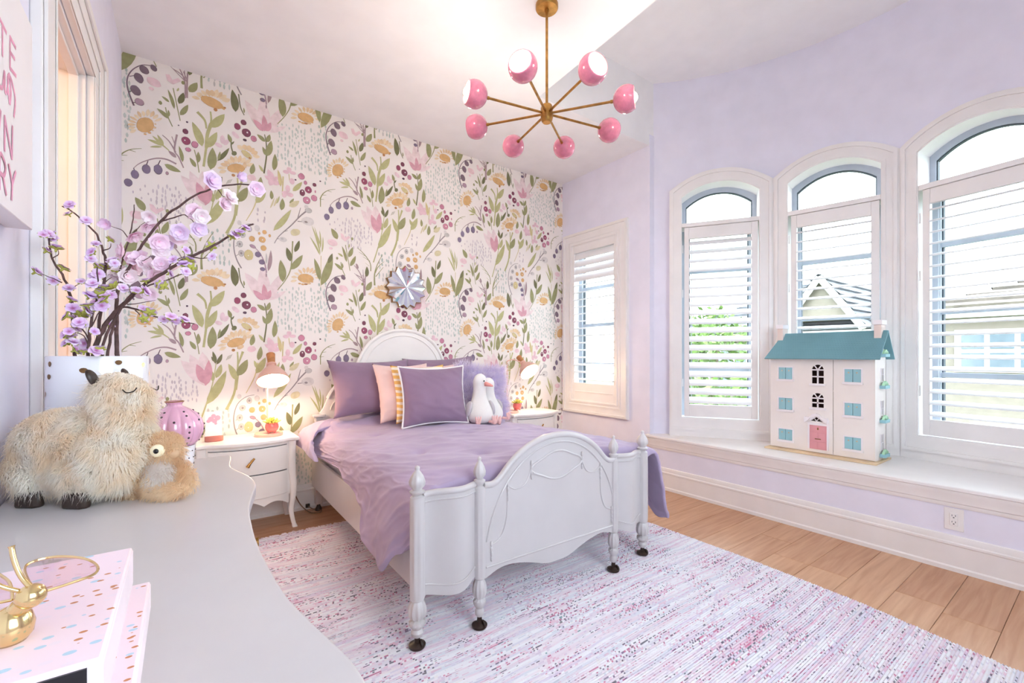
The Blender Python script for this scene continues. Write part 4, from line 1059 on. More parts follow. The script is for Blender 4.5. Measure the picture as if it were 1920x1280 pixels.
# ------------------------------------------------------------------ comforter
def comforter():
    t = thing('comforter', 'rumpled plain purple comforter spread over the bed and hanging over its sides', 'comforter', (1.5, 2.6, .56))
    Y0, Y1 = 1.702, 3.56; NY = 150
    def interp(tab, y):
        if y <= tab[0][0]: return tab[0][1]
        for (a, va), (b_, vb) in zip(tab, tab[1:]):
            if y <= b_:
                q = (y - a) / (b_ - a); q = q * q * (3 - 2 * q); return va + (vb - va) * q
        return tab[-1][1]
    HL = [(1.72, .41), (1.80, .34), (1.93, .215), (2.02, .245), (2.22, .27), (2.32, .38), (2.6, .455), (2.85, .50), (3.15, .50), (3.35, .50), (3.48, .53), (3.56, .60)]
    XLh = [(1.72, .735), (1.93, .70), (2.2, .685), (2.36, .745), (2.85, .75), (3.2, .73), (3.38, .685), (3.5, .675), (3.56, .72)]
    HR = [(1.72, .165), (1.78, .15), (1.95, .25), (2.3, .40), (3.56, .45)]
    XRh = [(1.72, 2.49), (1.95, 2.50), (2.4, 2.46), (3.1, 2.33), (3.56, 2.28)]
    rows = []
    for j in range(NY + 1):
        y = Y0 + (Y1 - Y0) * j / NY
        lift = .05 * math.exp(-((y - 3.42) / .075) ** 2); foot = max(0, (1.80 - y) / .13)
        zt = .655 - .03 * foot ** 2; tuck = .14 * max(0, (1.732 - y) / .03) ** 1.5; so = .13 * min(1, max(0, (3.15 - y) / .7))
        hl, hr, xl, xr = interp(HL, y), interp(HR, y), interp(XLh, y), interp(XRh, y)
        ctrl = [(xl, hl), (xl, hl), (xl + (.765 - xl) * .45, hl + (.59 - hl) * .45), (.755, .57 + lift * .3), (.80, .635 + lift), (.92, zt + lift), (1.2, zt + .022 + lift), (1.5, zt + .027 + lift), (1.8, zt + .022 + lift), (2.08 + so * .4, zt + .004 + lift * .6), (2.215 + so, .635), (2.265 + so, .55), (xr + (2.27 + so - xr) * .45, hr + (.55 - hr) * .45), (xr, hr), (xr, hr)]
        ctrl = [(a, b - tuck * (1 if .79 < a < 2.19 else 0)) for a, b in ctrl]
        n = len(ctrl); pts = []
        for i in range(n - 3):
            a, b_, c, d = ctrl[i:i + 4]
            for k in range(13):
                s = k / 13; w0 = (1 - s) ** 3 / 6; w1 = (3 * s ** 3 - 6 * s ** 2 + 4) / 6; w2 = (-3 * s ** 3 + 3 * s ** 2 + 3 * s + 1) / 6; w3 = s ** 3 / 6
                pts.append(Vector((a[0] * w0 + b_[0] * w1 + c[0] * w2 + d[0] * w3, y, a[1] * w0 + b_[1] * w1 + c[1] * w2 + d[1] * w3)))
        pts.append(Vector((xr, y, hr))); rows.append(pts)
    # wrinkles along the surface normal
    nx = len(rows[0]); out = []
    for j, r in enumerate(rows):
        o = []
        for i, p in enumerate(r):
            a = r[max(0, i - 1)]; c = r[min(nx - 1, i + 1)]; u = rows[max(0, j - 1)][i]; v = rows[min(NY, j + 1)][i]
            nn = (c - a).cross(v - u); nn = nn.normalized() if nn.length > 1e-9 else Vector((0, 0, 1))
            s = i / nx * 2.6
            side = 1 if (p.z < .6) else 0
            # long folds: running toward the foot corner on the left, across the bed at the right
            f1 = noise.noise((s * 2.2 + p.y * 1.1, p.y * .7, 4.1)); f2 = 1 - abs(noise.noise((s * 4.5 + p.y * 3.0, p.y * 1.6 - s * .6, 9.0)))
            f3 = 1 - abs(noise.noise((s * 1.5, p.y * 7.5 + s * 2.0, 2.0)))
            f4 = noise.noise((s * 14, p.y * 11, 5.0)); f5 = 1 - abs(noise.noise((s * 9 + p.y * 6, p.y * 4 - s * 3, 3.3)))
            wgt = min(1, (p.x - .7) / .9) if not side else .2
            f6 = 1 - abs(noise.noise((s * 1.1 + p.y * 2.6, s * .9 - p.y * .4, 12.0)))
            h = .012 * f1 + .010 * (f2 ** 6 - .3) * (1 - .5 * wgt) + .010 * (f3 ** 9 - .12) * wgt + .0018 * f4 + .006 * (f5 ** 8) + .014 * (f6 ** 7 - .2) * (1 - wgt)
            if side: h += .012 * sin(p.y * 17 + noise.noise((p.y * 2, 0, 0)) * 3) * min(1, (.6 - p.z) / .15)
            for tx, ty in ((1.05, 3.0), (1.05, 2.3), (1.55, 2.62), (2.0, 2.3), (1.3, 2.05), (1.9, 2.85)):
                dd = ((p.x - tx) ** 2 + (p.y - ty) ** 2); h -= .022 * math.exp(-dd / .0012) + .01 * math.exp(-dd / .02)
            edge = min(i, nx - 1 - i) / 4
            o.append(p + nn * (h * min(1, .25 + edge)) * (1 if nn.z >= -.2 else -1))
        out.append(o)
    b = MB(); b.rings(out, cap=False, close=False)
    o = b.build('cover', M['purple'], t, smooth=180)
    md = o.modifiers.new('puff', 'SOLIDIFY'); md.thickness = .022; md.offset = -1
    sd = o.modifiers.new('soft', 'SUBSURF'); sd.levels = 1; sd.render_levels = 1
    # turned-back head end: a thick flap that slides down over the left side
    ctrl = [(.655, .535), (.655, .535), (.665, .60), (.70, .665), (.80, .705), (.95, .722), (1.2, .73), (1.5, .732), (1.8, .728), (2.06, .715), (2.2, .68), (2.25, .61), (2.25, .61)]
    P = []
    for i in range(len(ctrl) - 3):
        a, b_, c, d = ctrl[i:i + 4]
        for k in range(12):
            s = k / 12; w0 = (1 - s) ** 3 / 6; w1 = (3 * s ** 3 - 6 * s ** 2 + 4) / 6; w2 = (-3 * s ** 3 + 3 * s ** 2 + 3 * s + 1) / 6; w3 = s ** 3 / 6
            P.append((a[0] * w0 + b_[0] * w1 + c[0] * w2 + d[0] * w3, a[1] * w0 + b_[1] * w1 + c[1] * w2 + d[1] * w3))
    rows2 = []; NT_ = 26
    for j in range(NT_ + 1):
        t_ = j / NT_; r = []
        for i, (x, z) in enumerate(P):
            q = min(1, i / 36); q = q * q * (3 - 2 * q); yf = 2.98 + .40 * q; y = yf + (3.55 - yf) * t_
            pv = Vector((x, y, z)); rd = .035 * (1 - t_) ** 3 * (1 if i > 20 else .5)
            h = .016 * noise.noise((x * 4, y * 5, 1.7)) + .018 * ((1 - abs(noise.noise((x * 2.2 + y * 3, y * 7 - x * 5, 6.0)))) ** 6) + .006 * noise.noise((x * 15, y * 12, 3))
            nx_, nz_ = (-.8, .5) if i < 18 else ((-.4, .9) if i < 30 else (0, 1))
            r.append(pv + Vector((nx_ * h, .02 * noise.noise((x * 6, y * 3, 8)), nz_ * h - rd)))
        rows2.append(r)
    b = MB(); b.rings(rows2, cap=False, close=False); fo = b.build('turned_back_flap', M['purple'], t, smooth=180)
    md = fo.modifiers.new('puff', 'SOLIDIFY'); md.thickness = .03; md.offset = -1
    sd = fo.modifiers.new('soft', 'SUBSURF'); sd.levels = 1; sd.render_levels = 1
comforter()

# ------------------------------------------------------------------ pillows
def pillow(name, label, m, w_, h_, th, base, lean, yaw, roll=0.0, piping=None, seed=0, cat='pillow', wr=.006, group=None, fur=None, flop=0.0):
    """stands on its lower edge at base (x,y,z), leaning back by lean, turned by yaw"""
    t = thing(name, label, cat, base, group=group)
    R = Matrix.Rotation(yaw, 4, 'Z') @ Matrix.Rotation(-lean, 4, 'X') @ Matrix.Rotation(roll, 4, 'Y')
    def edge(u, v):
        cu = 1 - .10 * (1 - abs(v) ** 2.0); cv = 1 - .11 * (1 - abs(u) ** 2.0)
        return w_ / 2 * u * cu, h_ / 2 + h_ / 2 * v * cv - flop * (1 - v) * 0
    def f(side):
        def g(a, b_):
            u, v = 2 * a - 1, 2 * b_ - 1
            u = math.copysign(abs(u) ** .8, u); v = math.copysign(abs(v) ** .8, v)
            x, z = edge(u, v); q = (1 - abs(u) ** 2.6) ** .62 * (1 - abs(v) ** 2.6) ** .62
            bulge = th / 2 * q * (1 - .25 * v)
            nz = wr * (noise.noise((x * 7 + seed, z * 9, side)) + 1.4 * (1 - abs(noise.noise((x * 5 + seed, z * 16 + x * 6, 3 + side)))) ** 5) * min(1, q * 3)
            ec = (abs(u) ** 6 + abs(v) ** 6); nz += .5 * wr * sin(14 * (u + v) + seed) * ec * q
            return R @ Vector((x, -side * (bulge + nz), z))
        return g
    b = MB(); b.grid(f(1), 36, 36).grid(f(-1), 36, 36)
    bm = bmesh.new(); me = bpy.data.meshes.new(name)
    me.from_pydata(b.v, [], b.f); bm.from_mesh(me); bmesh.ops.remove_doubles(bm, verts=bm.verts, dist=1e-5); bmesh.ops.recalc_face_normals(bm, faces=bm.faces); bm.to_mesh(me); bm.free()
    me.materials.append(m); me.shade_smooth()
    o = bpy.data.objects.new('cushion', me); COL.objects.link(o); o.parent = t
    if piping:
        N = 24; loop = [(-1 + 2 * i / N, -1) for i in range(N)] + [(1, -1 + 2 * i / N) for i in range(N)] + [(1 - 2 * i / N, 1) for i in range(N)] + [(-1, 1 - 2 * i / N) for i in range(N + 1)]
        MB().tube([R @ Vector((edge(u, v)[0], 0, edge(u, v)[1])) for u, v in loop], .007, 8).build('piping', piping, t, local=True)
    return t, R
def stripe_mat():
    m = bpy.data.materials.new('yellow_stripe_cotton'); n = NT(m)
    co = n.n('ShaderNodeTexCoord'); sp = n.n('ShaderNodeSeparateXYZ'); n.l(co.outputs['Object'], sp.inputs[0])
    nz = n.n('ShaderNodeTexNoise', Scale=9.0, Detail=2.0); n.l(co.outputs['Object'], nz.inputs['Vector'])
    v = n.math('ADD', n.math('MULTIPLY', sp.outputs['Z'], 24.0), n.math('MULTIPLY', nz.outputs['Fac'], 0.5))
    v = n.math('FRACT', v)
    n.l(n.ramp(v, [(0.0, (240, 196, 116)), (0.56, (248, 240, 226))], 'CONSTANT'), n.b.inputs['Base Color']); n.b.inputs['Roughness'].default_value = .85
    return m
M['stripe'] = stripe_mat()
pillow('pillow', 'large plain purple pillow against the headboard at the left of the bed', M['plum'], .66, .46, .2, (1.20, 3.40, .735), rad(22), rad(2), seed=1)
pillow('pillow', 'large plain purple pillow behind the fluffy lilac one', M['plum'], .68, .48, .2, (1.83, 3.42, .735), rad(22), rad(-2), roll=rad(-2), seed=4)
pillow('pillow', 'pale pink pillow with only one corner showing behind the fluffy lilac one', M['blush'], .42, .42, .14, (1.76, 3.33, .72), rad(16), rad(-4), roll=rad(-3), seed=9)
pillow('pillow', 'pale pink pillow between the purple one and the yellow striped one', M['blush'], .46, .46, .16, (1.375, 3.20, .70), rad(20), rad(3), seed=2, wr=.009)
pillow('pillow', 'yellow and white striped pillow mostly hidden behind the purple one with white piping', M['stripe'], .44, .44, .14, (1.45, 3.10, .70), rad(16), rad(0), seed=3)
pillow('pillow', 'square purple pillow with white piping at the very front of the pillows', M['plum'], .52, .44, .16, (1.485, 2.965, .685), rad(12), rad(-3), piping=M['piping'], seed=5)

# fur: thin curved blades
def blades(b, p, n, d, L, w_):
    """one tapered blade from p along n bending to d"""
    t = n.cross(d)
    if t.length < 1e-4: t = n.cross(Vector((0.3, 0.5, 0.8)))
    t = t.normalized() * w_
    q = p + n * (L * .45) + d * (L * .12); r = p + n * (L * .62) + d * (L * .62)
    k = len(b.v); b.v += [p - t, p + t, q - t * .8, q + t * .8, r]; b.f += [(k, k + 1, k + 3, k + 2), (k + 2, k + 3, k + 4)]
def fur_mat(name, root, tip):
    m = bpy.data.materials.new(name); n = NT(m)
    nz = n.n('ShaderNodeTexNoise', Scale=24.0, Detail=3.0); n.l(n.coord(), nz.inputs['Vector'])
    c = n.ramp(nz.outputs['Fac'], [(0.32, root), (0.62, tip)]); n.l(c, n.b.inputs['Base Color']); n.b.inputs['Roughness'].default_value = .8
    tr = n.n('ShaderNodeBsdfTranslucent'); n.l(c, tr.inputs['Color']); mx = n.n('ShaderNodeMixShader'); mx.inputs[0].default_value = .62
    n.l(n.b.outputs[0], mx.inputs[1]); n.l(tr.outputs[0], mx.inputs[2]); n.l(mx.outputs[0], n.t.nodes['Material Output'].inputs[0])
    return m
M['lilacfur'] = fur_mat('lilac_shag', (226, 218, 244), (246, 241, 253))
def fluffy():
    rr = random.Random(8)
    t, R = pillow('pillow', 'fluffy shaggy lilac pillow behind the two plush geese', M['lilacfur'], .46, .43, .17, (1.985, 3.12, .69), rad(16), rad(-4), roll=rad(5), seed=6)
    b = MB(); me = [c for c in t.children if c.type == 'MESH'][0].data; fs = me.polygons
    for i in range(11500):
        f = fs[rr.randrange(len(fs))]; p = f.center + Vector((rr.uniform(-.008, .008), rr.uniform(-.003, .003), rr.uniform(-.008, .008)))
        n = f.normal; d = (Vector((p.x * .8, -.2, -.75 + (p.z > .36) * 1.0)) + Vector((rr.gauss(0, .35), rr.gauss(0, .3), rr.gauss(0, .35)))).normalized()
        blades(b, p, n, d, rr.uniform(.045, .085), .0015)
    b.build('shag', M['lilacfur'], t, smooth=0, local=True, kind='stuff')
fluffy()

# ------------------------------------------------------------------ plush geese
M['goose'] = mat('white_plush', (240, 238, 236), 0.95, var=.02, bump=.35, bscale=350, sheen=.4)
M['goosewing'] = mat('grey_plush_wing', (206, 202, 208), 0.95, var=.03, bump=.35, bscale=350, sheen=.4)
M['beak'] = mat('pink_felt', (232, 158, 152), 0.9, var=.04, bump=.2, bscale=400)
M['foot'] = mat('pale_pink_felt', (240, 196, 192), 0.9, var=.03, bump=.2, bscale=400)
def goose(loc, rz, label, facing, sc=1.0):
    t = thing('plush_goose', label, 'plush toy', loc, rz, group='plush geese on the bed')
    prof = [(.0, .0, .02), (.004, .0, .07), (.03, -.004, .098), (.07, -.004, .106), (.11, 0, .096), (.15, .006, .078), (.19, .010, .062), (.23, .012, .053), (.27, .010, .050), (.30, .006, .054), (.325, .003, .056), (.35, .0, .050), (.372, .0, .034), (.384, 0, .012)]
    b = MB(); b.rings([[((r * cos(a)) * sc, (y + r * .86 * sin(a)) * sc, z * sc) for a in [2 * pi * k / 22 for k in range(22)]] for z, y, r in prof])
    body = b.build('body', M['goose'], t, smooth=180, local=True); sd = body.modifiers.new('soft', 'SUBSURF'); sd.levels = 1; sd.render_levels = 1
    bd = Vector((sin(facing), -cos(facing), 0)); sd_ = Vector((cos(facing), sin(facing), 0))
    h = Vector((0, 0, .318 * sc))
    # beak
    R = []
    for q, (dist, w_, hh) in enumerate([(.038, .022, .020), (.06, .026, .016), (.085, .024, .011), (.1, .014, .006)]):
        c = h + bd * dist * sc + Vector((0, 0, -.012 - q * .006)) * sc
        R.append([c + sd_ * (w_ * sc * cos(a)) + Vector((0, 0, hh * sc * sin(a))) for a in [2 * pi * k / 12 for k in range(12)]])
    MB().rings(R).build('beak', M['beak'], t, smooth=180, local=True)
    for s in (-1, 1):
        c = h + (bd * .040 + sd_ * s * .036 + Vector((0, 0, .010))) * sc; MB().ell(c, (.006 * sc,) * 3, 10, 8).build('eye', M['black'], t, smooth=180, local=True)
        wc = Vector((s * .098, .0, .115)) * sc
        MB().ell(wc, (.02 * sc, .05 * sc, .062 * sc), 14, 10, Matrix.Rotation(s * rad(-16), 4, 'Y') @ Matrix.Rotation(rad(18), 4, 'X')).build('wing', M['goosewing'], t, smooth=180, local=True)
        x = s * .052 * sc; lg = MB().tube([(x, -.06 * sc, .018 * sc), (x * 1.25, -.115 * sc, .014 * sc)], .012 * sc, 8).build('leg', M['foot'], t, local=True)
        ft = MB()
        for dx in (-.014, 0, .014): ft.ell((x * 1.3 + dx * sc, -.122 * sc, .036 * sc), (.0085 * sc, .009 * sc, .036 * sc), 8, 8, Matrix.Rotation(dx * 14, 4, 'Y'))
        ft.build('foot', M['foot'], t, smooth=180, local=True)
goose((1.845, 2.945, .672), rad(-8), 'white plush goose in front with a pink beak and black eye looking to one side', rad(52))
goose((2.0, 3.0, .668), rad(20), 'white plush goose leaning behind the other goose with its face hidden', rad(-120), .93)
[o for o in COL.objects if o.name == 'plush_goose.001'][0].rotation_euler = (0, rad(-10), rad(20))

# ------------------------------------------------------------------ star mirror
def star_mirror():
    cx, cz = 1.578, 1.795; y = YB - .004
    t = thing('wall_mirror', 'small star shaped mirror with bronze edge on the floral wall', 'mirror', (cx, y, cz))
    N = 16; O = []
    for k in range(2 * N):
        a = 2 * pi * k / (2 * N) + .04; r = .192 if k % 2 == 0 else .162
        O.append((r * cos(a), r * sin(a)))
    b = MB(); b.prism(O, 0, -.022, lambda p, q, d: (cx + p, y + d, cz + q)).build('frame', M['bronze'], t, smooth=0)
    rr = random.Random(4)
    for k in range(N):
        a = O[(2 * k - 1) % 32]; tip = O[2 * k]; c = O[(2 * k + 1) % 32]
        sc = .955; b = MB(); yy = y - .0235
        tl = rr.uniform(-.006, .006)
        b.add([(cx, yy - .010, cz), (cx + a[0] * sc, yy - .001, cz + a[1] * sc), (cx + tip[0] * sc, yy - .009 - tl, cz + tip[1] * sc), (cx + c[0] * sc, yy - .001, cz + c[1] * sc)], [(0, 1, 2), (0, 2, 3)])
        b.build('mirror_facet', M['mirror'], t, smooth=0)
    MB().ell((cx, y - .036, cz), (.009, .006, .009), 12, 8).build('centre_bead', M['mirror'], t, smooth=180)
star_mirror()
# ------------------------------------------------------------------ nightstands
def nightstand(label, x0, group):
    """x0 = centre; front faces -Y; authored locally"""
    t = thing('nightstand', label, 'nightstand', (x0, 3.58, 0), group=group)
    W2, F = .30, -.19
    fr = [(-W2, F + .0), (-W2 + .02, F + .01)]
    def front(x):  # serpentine front edge
        q = abs(x) / W2; return F - .052 * (cos(pi * min(1, q * 1.05)) * .5 + .5) + .022 * math.exp(-((q - .82) / .12) ** 2)
    xs = [-W2 + 2 * W2 * i / 40 for i in range(41)]
    poly = [(x, front(x)) for x in xs] + [(W2 - .004, .165), (-W2 + .004, .165)]
    MB().prism(poly, .605, .632, XY).build('tabletop', M['white_lit'], t, bevel=.008, seg=3, local=True)
    ins = lambda x: front(x) + .035
    bx = [-.262 + .524 * i / 30 for i in range(31)]
    body = [(x, ins(x)) for x in bx] + [(.262, .155), (-.262, .155)]
    MB().prism(body, .235, .605, XY).build('carcass', M['white_lit'], t, smooth=30, local=True)
    gap = MB()
    for z0, z1 in ((.412, .578), (.248, .404)):
        A = [(x, ins(x) - .012, z) for x in bx[2:-2] for z in (0,)]
        b = MB(); b.prism([(x, ins(x) - .012) for x in bx[2:-2]] + [(x, ins(x) + .02) for x in bx[2:-2]][::-1], z0, z1, XY)
        d = b.build('drawer', M['white_lit'], t, bevel=.003, smooth=30, local=True)
        zc = (z0 + z1) / 2; k = MB()
        k.tube([(.022, ins(.02) - .030, zc + .030), (-.004, ins(0) - .032, zc), (-.018, ins(0) - .032, zc - .022)], [.006, .008, .012], 12)
        k.tube([(.005, ins(0) - .01, zc + .005), (.005, ins(0) - .03, zc + .005)], .005, 8)
        k.build('handle', M['brass'], d, local=True)
        for z in (z0 - .003, z1 + .003):
            gap.tube([(x, ins(x) - .0005, z) for x in bx[2:-2]], .0022, 4)
    gap.build('shadow_gap', M['gasket'], t, local=True)
    ap = lambda x: .160 + .035 * (cos(abs(x) / .25 * pi * 1.0) * -.5 + .5) * (abs(x) < .25) - .0 + .016 * abs(sin(x * 24))
    xs2 = [-.24 + .48 * i / 48 for i in range(49)]
    b = MB(); A = [(x, ins(x) - .004, .25) for x in xs2]; B_ = [(x, ins(x) - .004, .245 - (.075 - .03 * abs(cos(abs(x) / .24 * pi * 1.5)) - .03 * (1 - abs(x) / .24))) for x in xs2]
    bk = lambda L: [(x, y + .018, z) for x, y, z in L]
    b.strip(A, B_).strip(B_, bk(B_)).strip(bk(B_), bk(A)).strip(bk(A), A); b.build('apron', M['white_lit'], t, smooth=40, local=True)
    for sx in (-1, 1):
        for fy in (0, 1):
            y = ins(.25) + .012 if fy == 0 else .135; o = -1 if fy == 0 else .6
            path = [(sx * .262, y, .60), (sx * .262, y, .42), (sx * .270, y + o * .008, .30), (sx * .268, y + o * .01, .22), (sx * .258, y, .12), (sx * .266, y + o * .010, .05), (sx * .278, y + o * .024, 0.0)]
            P = spline(path, 5); r = [.034 - .016 * min(1, i / (len(P) - 1) * 1.25) + (.004 if i > len(P) - 3 else 0) for i in range(len(P))]
            b = MB(); R = []
            for p, q in zip(P, r):
                R.append([(p.x + q * .8 * math.copysign(abs(cos(a)) ** .5, cos(a)), p.y + q * .8 * math.copysign(abs(sin(a)) ** .5, sin(a)), p.z) for a in [2 * pi * k / 12 for k in range(12)]])
            b.rings(R).build('leg', M['white_lit'], t, smooth=50, local=True)
    return t
nightstand('white nightstand with two drawers left of the bed holding a pink card', .345, 'nightstands beside the bed')
nightstand('white nightstand mostly hidden behind the bed next to the window', 2.80, 'nightstands beside the bed')

# ------------------------------------------------------------------ bedside lamps
def desk_lamp(label, stem, oc, axis, en):
    """stem (x,y) foot, oc = centre of the shade opening, axis = from opening to cap"""
    t = thing('table_lamp', label, 'lamp', (stem[0], stem[1], .632), group='pink bedside lamps')
    MB().lathe([(.004, .632), (.088, .632), (.09, .638), (.09, .65), (.084, .655), (.004, .655)], 40, Matrix.Translation((stem[0], stem[1], 0))).build('base', M['lamp'], t, smooth=40)
    a = Vector(axis).normalized(); oc = Vector(oc); neck = oc + a * .125
    sx = stem[0] - .005; sy = stem[1] + .03
    MB().tube([(sx, sy, .65), (sx, sy, 1.0)] + spline([(sx, sy, 1.10), (sx, sy, 1.135), (sx + (neck.x - sx) * .4, sy + (neck.y - sy) * .4, 1.152), tuple(neck)], 4), .0055, 8).build('stem', M['lamp'], t)
    q = Vector((0, 0, 1)).rotation_difference(a).to_matrix().to_4x4(); T_ = Matrix.Translation(oc) @ q
    prof = [(.104, 0), (.102, .008), (.095, .03), (.078, .062), (.055, .092), (.034, .108), (.025, .118), (.022, .128), (.030, .132), (.030, .14)]
    b = MB(); b.lathe(prof, 40, T_, cap=False); sh = b.build('lamp_shade', M['lamp'], t, smooth=50)
    MB().lathe([(r - .003, z + .001) for r, z in prof[:7]] + [(.004, .118)], 40, T_, cap=False).build('shade_lining', M['cream'], sh, smooth=50)
    MB().lathe([(.105, -.001), (.105, .002), (.101, .002), (.101, -.001), (.105, -.001)], 40, T_, cap=False).build('rim', M['terra'], sh)
    MB().lathe([(.004, .138), (.022, .138), (.024, .15), (.029, .215), (.028, .22), (.004, .22)], 24, T_).build('wooden_cap', M['wood'], sh, smooth=40)
    MB().ell(T_ @ Vector((0, 0, .045)), (.034, .034, .034), 14, 10).build('bulb', BULB, t, smooth=180)
    l = bpy.data.lights.new('lamp_light', 'POINT'); l.energy = en; l.color = (1.0, .72, .46); l.shadow_soft_size = .036
    o = bpy.data.objects.new('lamp_light', l); COL.objects.link(o); o.location = T_ @ Vector((0, 0, .008))
BULB = emit('warm_bulb', (255, 236, 205), 14.0)
desk_lamp('pink dome lamp with wooden cap on the left nightstand', (.478, 3.565), (.497, 3.50, 1.018), (-.0, .527, .849), 7.5)
desk_lamp('pink dome lamp with wooden cap turned sideways beside the window', (2.575, 3.57), (2.772, 3.50, 1.03), (-.057, .72, .654), 6.5)

def succulent(label, x, y, z):
    t = thing('potted_succulent', label, 'plant', (x, y, z), group='coral succulent pots')
    b = MB(); b.lathe([(.004, .010), (.026, .010), (.038, .022), (.043, .04), (.041, .058), (.035, .070), (.031, .070), (.030, .060), (.004, .060)], 28, Matrix.Translation((x, y, z)))
    p = b.build('pot', M['coral'], t, smooth=50)
    f = MB()
    for k in range(4): f.ell((x + .026 * cos(k * pi / 2 + .6), y + .026 * sin(k * pi / 2 + .6), z + .008), (.008, .008, .008), 8, 6)
    f.build('feet', M['coral'], p, smooth=180)
    lf = MB()
    for ring, (n, r, tilt, s) in enumerate([(9, .030, .35, .024), (7, .02, .75, .021), (5, .009, 1.15, .017)]):
        for k in range(n):
            a = 2 * pi * k / n + ring * .4; T_ = Matrix.Translation((x + r * cos(a), y + r * sin(a), z + .074 + ring * .008)) @ Matrix.Rotation(a, 4, 'Z') @ Matrix.Rotation(-tilt, 4, 'Y')
            lf.ell(T_ @ Vector((s * .3, 0, 0)), (s, s * .42, s * .25), 8, 6, T_.to_3x3().to_4x4())
    lf.build('rosette', M['succ'], t, smooth=180)
succulent('coral pot with yellow green succulent on the left lamp foot', .492, 3.522, .655)
succulent('coral pot with yellow green succulent at the right lamp', 2.645, 3.535, .655)

t = thing('card_holder', 'white card with pink balloons standing in a rose block on the nightstand', 'card', (.155, 3.53, .632))
b = MB(); b.prism([(.155 + .052 * cos(a), 3.53 + .022 * sin(a)) for a in [2 * pi * k / 24 for k in range(24)]], .632, .668, XY); b.build('block', M['terra'], t, bevel=.006, smooth=50)
cm = Matrix.Translation((.153, 3.53, .66)) @ Matrix.Rotation(rad(-10), 4, 'X')
MB().box(-.046, -.0015, 0, .046, .0015, .168, cm).build('card', M['card'], t)
for x, z, r in ((-.014, .118, .017), (.006, .104, .014), (.022, .124, .017), (-.028, .106, .011), (.0, .138, .013), (.012, .088, .008)):
    MB().add([cm @ Vector((x + r * cos(a), -.0019 - r * .01, z + r * sin(a))) for a in [2 * pi * k / 18 for k in range(18)]], [tuple(range(18))]).build('printed_balloon', M['cardpink'], t, smooth=0)

t = thing('power_cord', 'brown lamp cord curling down to the floor beside the bed', 'cord', (.7, 3.7, 0))
MB().tube(spline([(.60, 3.745, .60), (.63, 3.74, .40), (.655, 3.735, .22), (.70, 3.70, .08), (.76, 3.64, .012), (.82, 3.60, .008), (.845, 3.64, .008), (.80, 3.69, .012), (.77, 3.73, .03)], 6), .004, 8).build('cable', M['rope'], t)
MB().box(.755, 3.735, .015, .785, 3.752, .045).build('plug', M['brown'], t, bevel=.004)

# ------------------------------------------------------------------ chandelier
def chandelier():
    hx, hy, hz = 1.613, 1.883, 2.53
    t = thing('chandelier', 'brass sputnik chandelier with eight pink globe shades', 'chandelier', (hx, hy, ZC))
    T_ = Matrix.Translation((hx, hy, 0))
    MB().lathe([(.004, ZC), (.062, ZC), (.062, ZC - .02), (.058, ZC - .026), (.012, ZC - .028), (.010, ZC - .045), (.004, ZC - .045)], 32, T_).build('canopy', M['brass'], t, smooth=40)
    MB().tube([(hx, hy, hz + .02), (hx, hy, ZC - .02)], .0075, 12).build('rod', M['brass'], t)
    MB().lathe([(.004, hz - .05), (.022, hz - .05), (.030, hz - .04), (.034, hz - .02), (.034, hz + .03), (.028, hz + .045), (.012, hz + .05), (.004, hz + .05)], 24, T_).build('hub', M['brass'], t, smooth=40)
    r = .069
    for k in range(8):
        a = rad(34.4 + 45 * k); d = Vector((cos(a), sin(a), 0)); c = Vector((hx, hy, hz)) + d * .427
        zz = Vector((0, 0, .004 if k % 2 else -.004))
        arm = MB().tube([Vector((hx, hy, hz)) + d * .025, c - d * (r - .004)], .0065, 10).build('arm', M['brass'], t)
        MB().tube([c - d * (r + .012), c - d * (r - .006)], .009, 10).build('ferrule', M['brass'], arm)
        q = Vector((0, 0, 1)).rotation_difference((d + Vector((0, 0, .05))).normalized()).to_matrix().to_4x4(); S = Matrix.Translation(c) @ q
        th = [pi * (1 - .70 * i / 16) for i in range(17)]   # back pole to the cut
        out = [(max(.002, r * sin(x)), r * cos(x)) for x in th]; cut = out[-1]
        sh = MB().lathe(out + [(cut[0] - .003, cut[1] + .001)], 32, S, cap=False).build('globe_shade', M['pinkglass'], t, smooth=60)
        MB().lathe([((max(.002, (r - .0035) * sin(x))), (r - .0035) * cos(x)) for x in th], 32, S, cap=False).build('shade_lining', M['cream'], sh, smooth=60)
        bl = MB().lathe([(.012, -.045), (.013, -.02), (.02, -.004), (.027, .014), (.029, .028), (.025, .044), (.014, .054), (.002, .057)], 18, S).build('bulb', BULB2, sh, smooth=60)
        l = bpy.data.lights.new('chandelier_light', 'POINT'); l.energy = 2.6; l.color = (1.0, .92, .79); l.shadow_soft_size = .028
        o = bpy.data.objects.new('chandelier_light', l); COL.objects.link(o); o.location = S @ Vector((0, 0, .074))
BULB2 = emit('chandelier_bulb', (255, 232, 190), 4.0)
chandelier()

# ------------------------------------------------------------------ wall outlet
t = thing('wall_outlet', 'white double wall outlet on the lilac wall below the window seat', 'outlet', (XR, .563, .285))
MB().box(XR - .006, .523, .224, XR, .603, .346).build('cover_plate', M['trim'], t, bevel=.003)
MB().box(XR - .009, .546, .250, XR - .005, .580, .320).build('socket', M['trim'], t, bevel=.002)
b = MB()
for zc in (.267, .302):
    for dy in (-.007, .007): b.box(XR - .0095, .563 + dy - .0012, zc, XR - .0085, .563 + dy + .0012, zc + .009)
    b.box(XR - .0095, .560, zc - .009, XR - .0085, .566, zc - .004)
b.build('slots', M['gasket'], t, smooth=0)

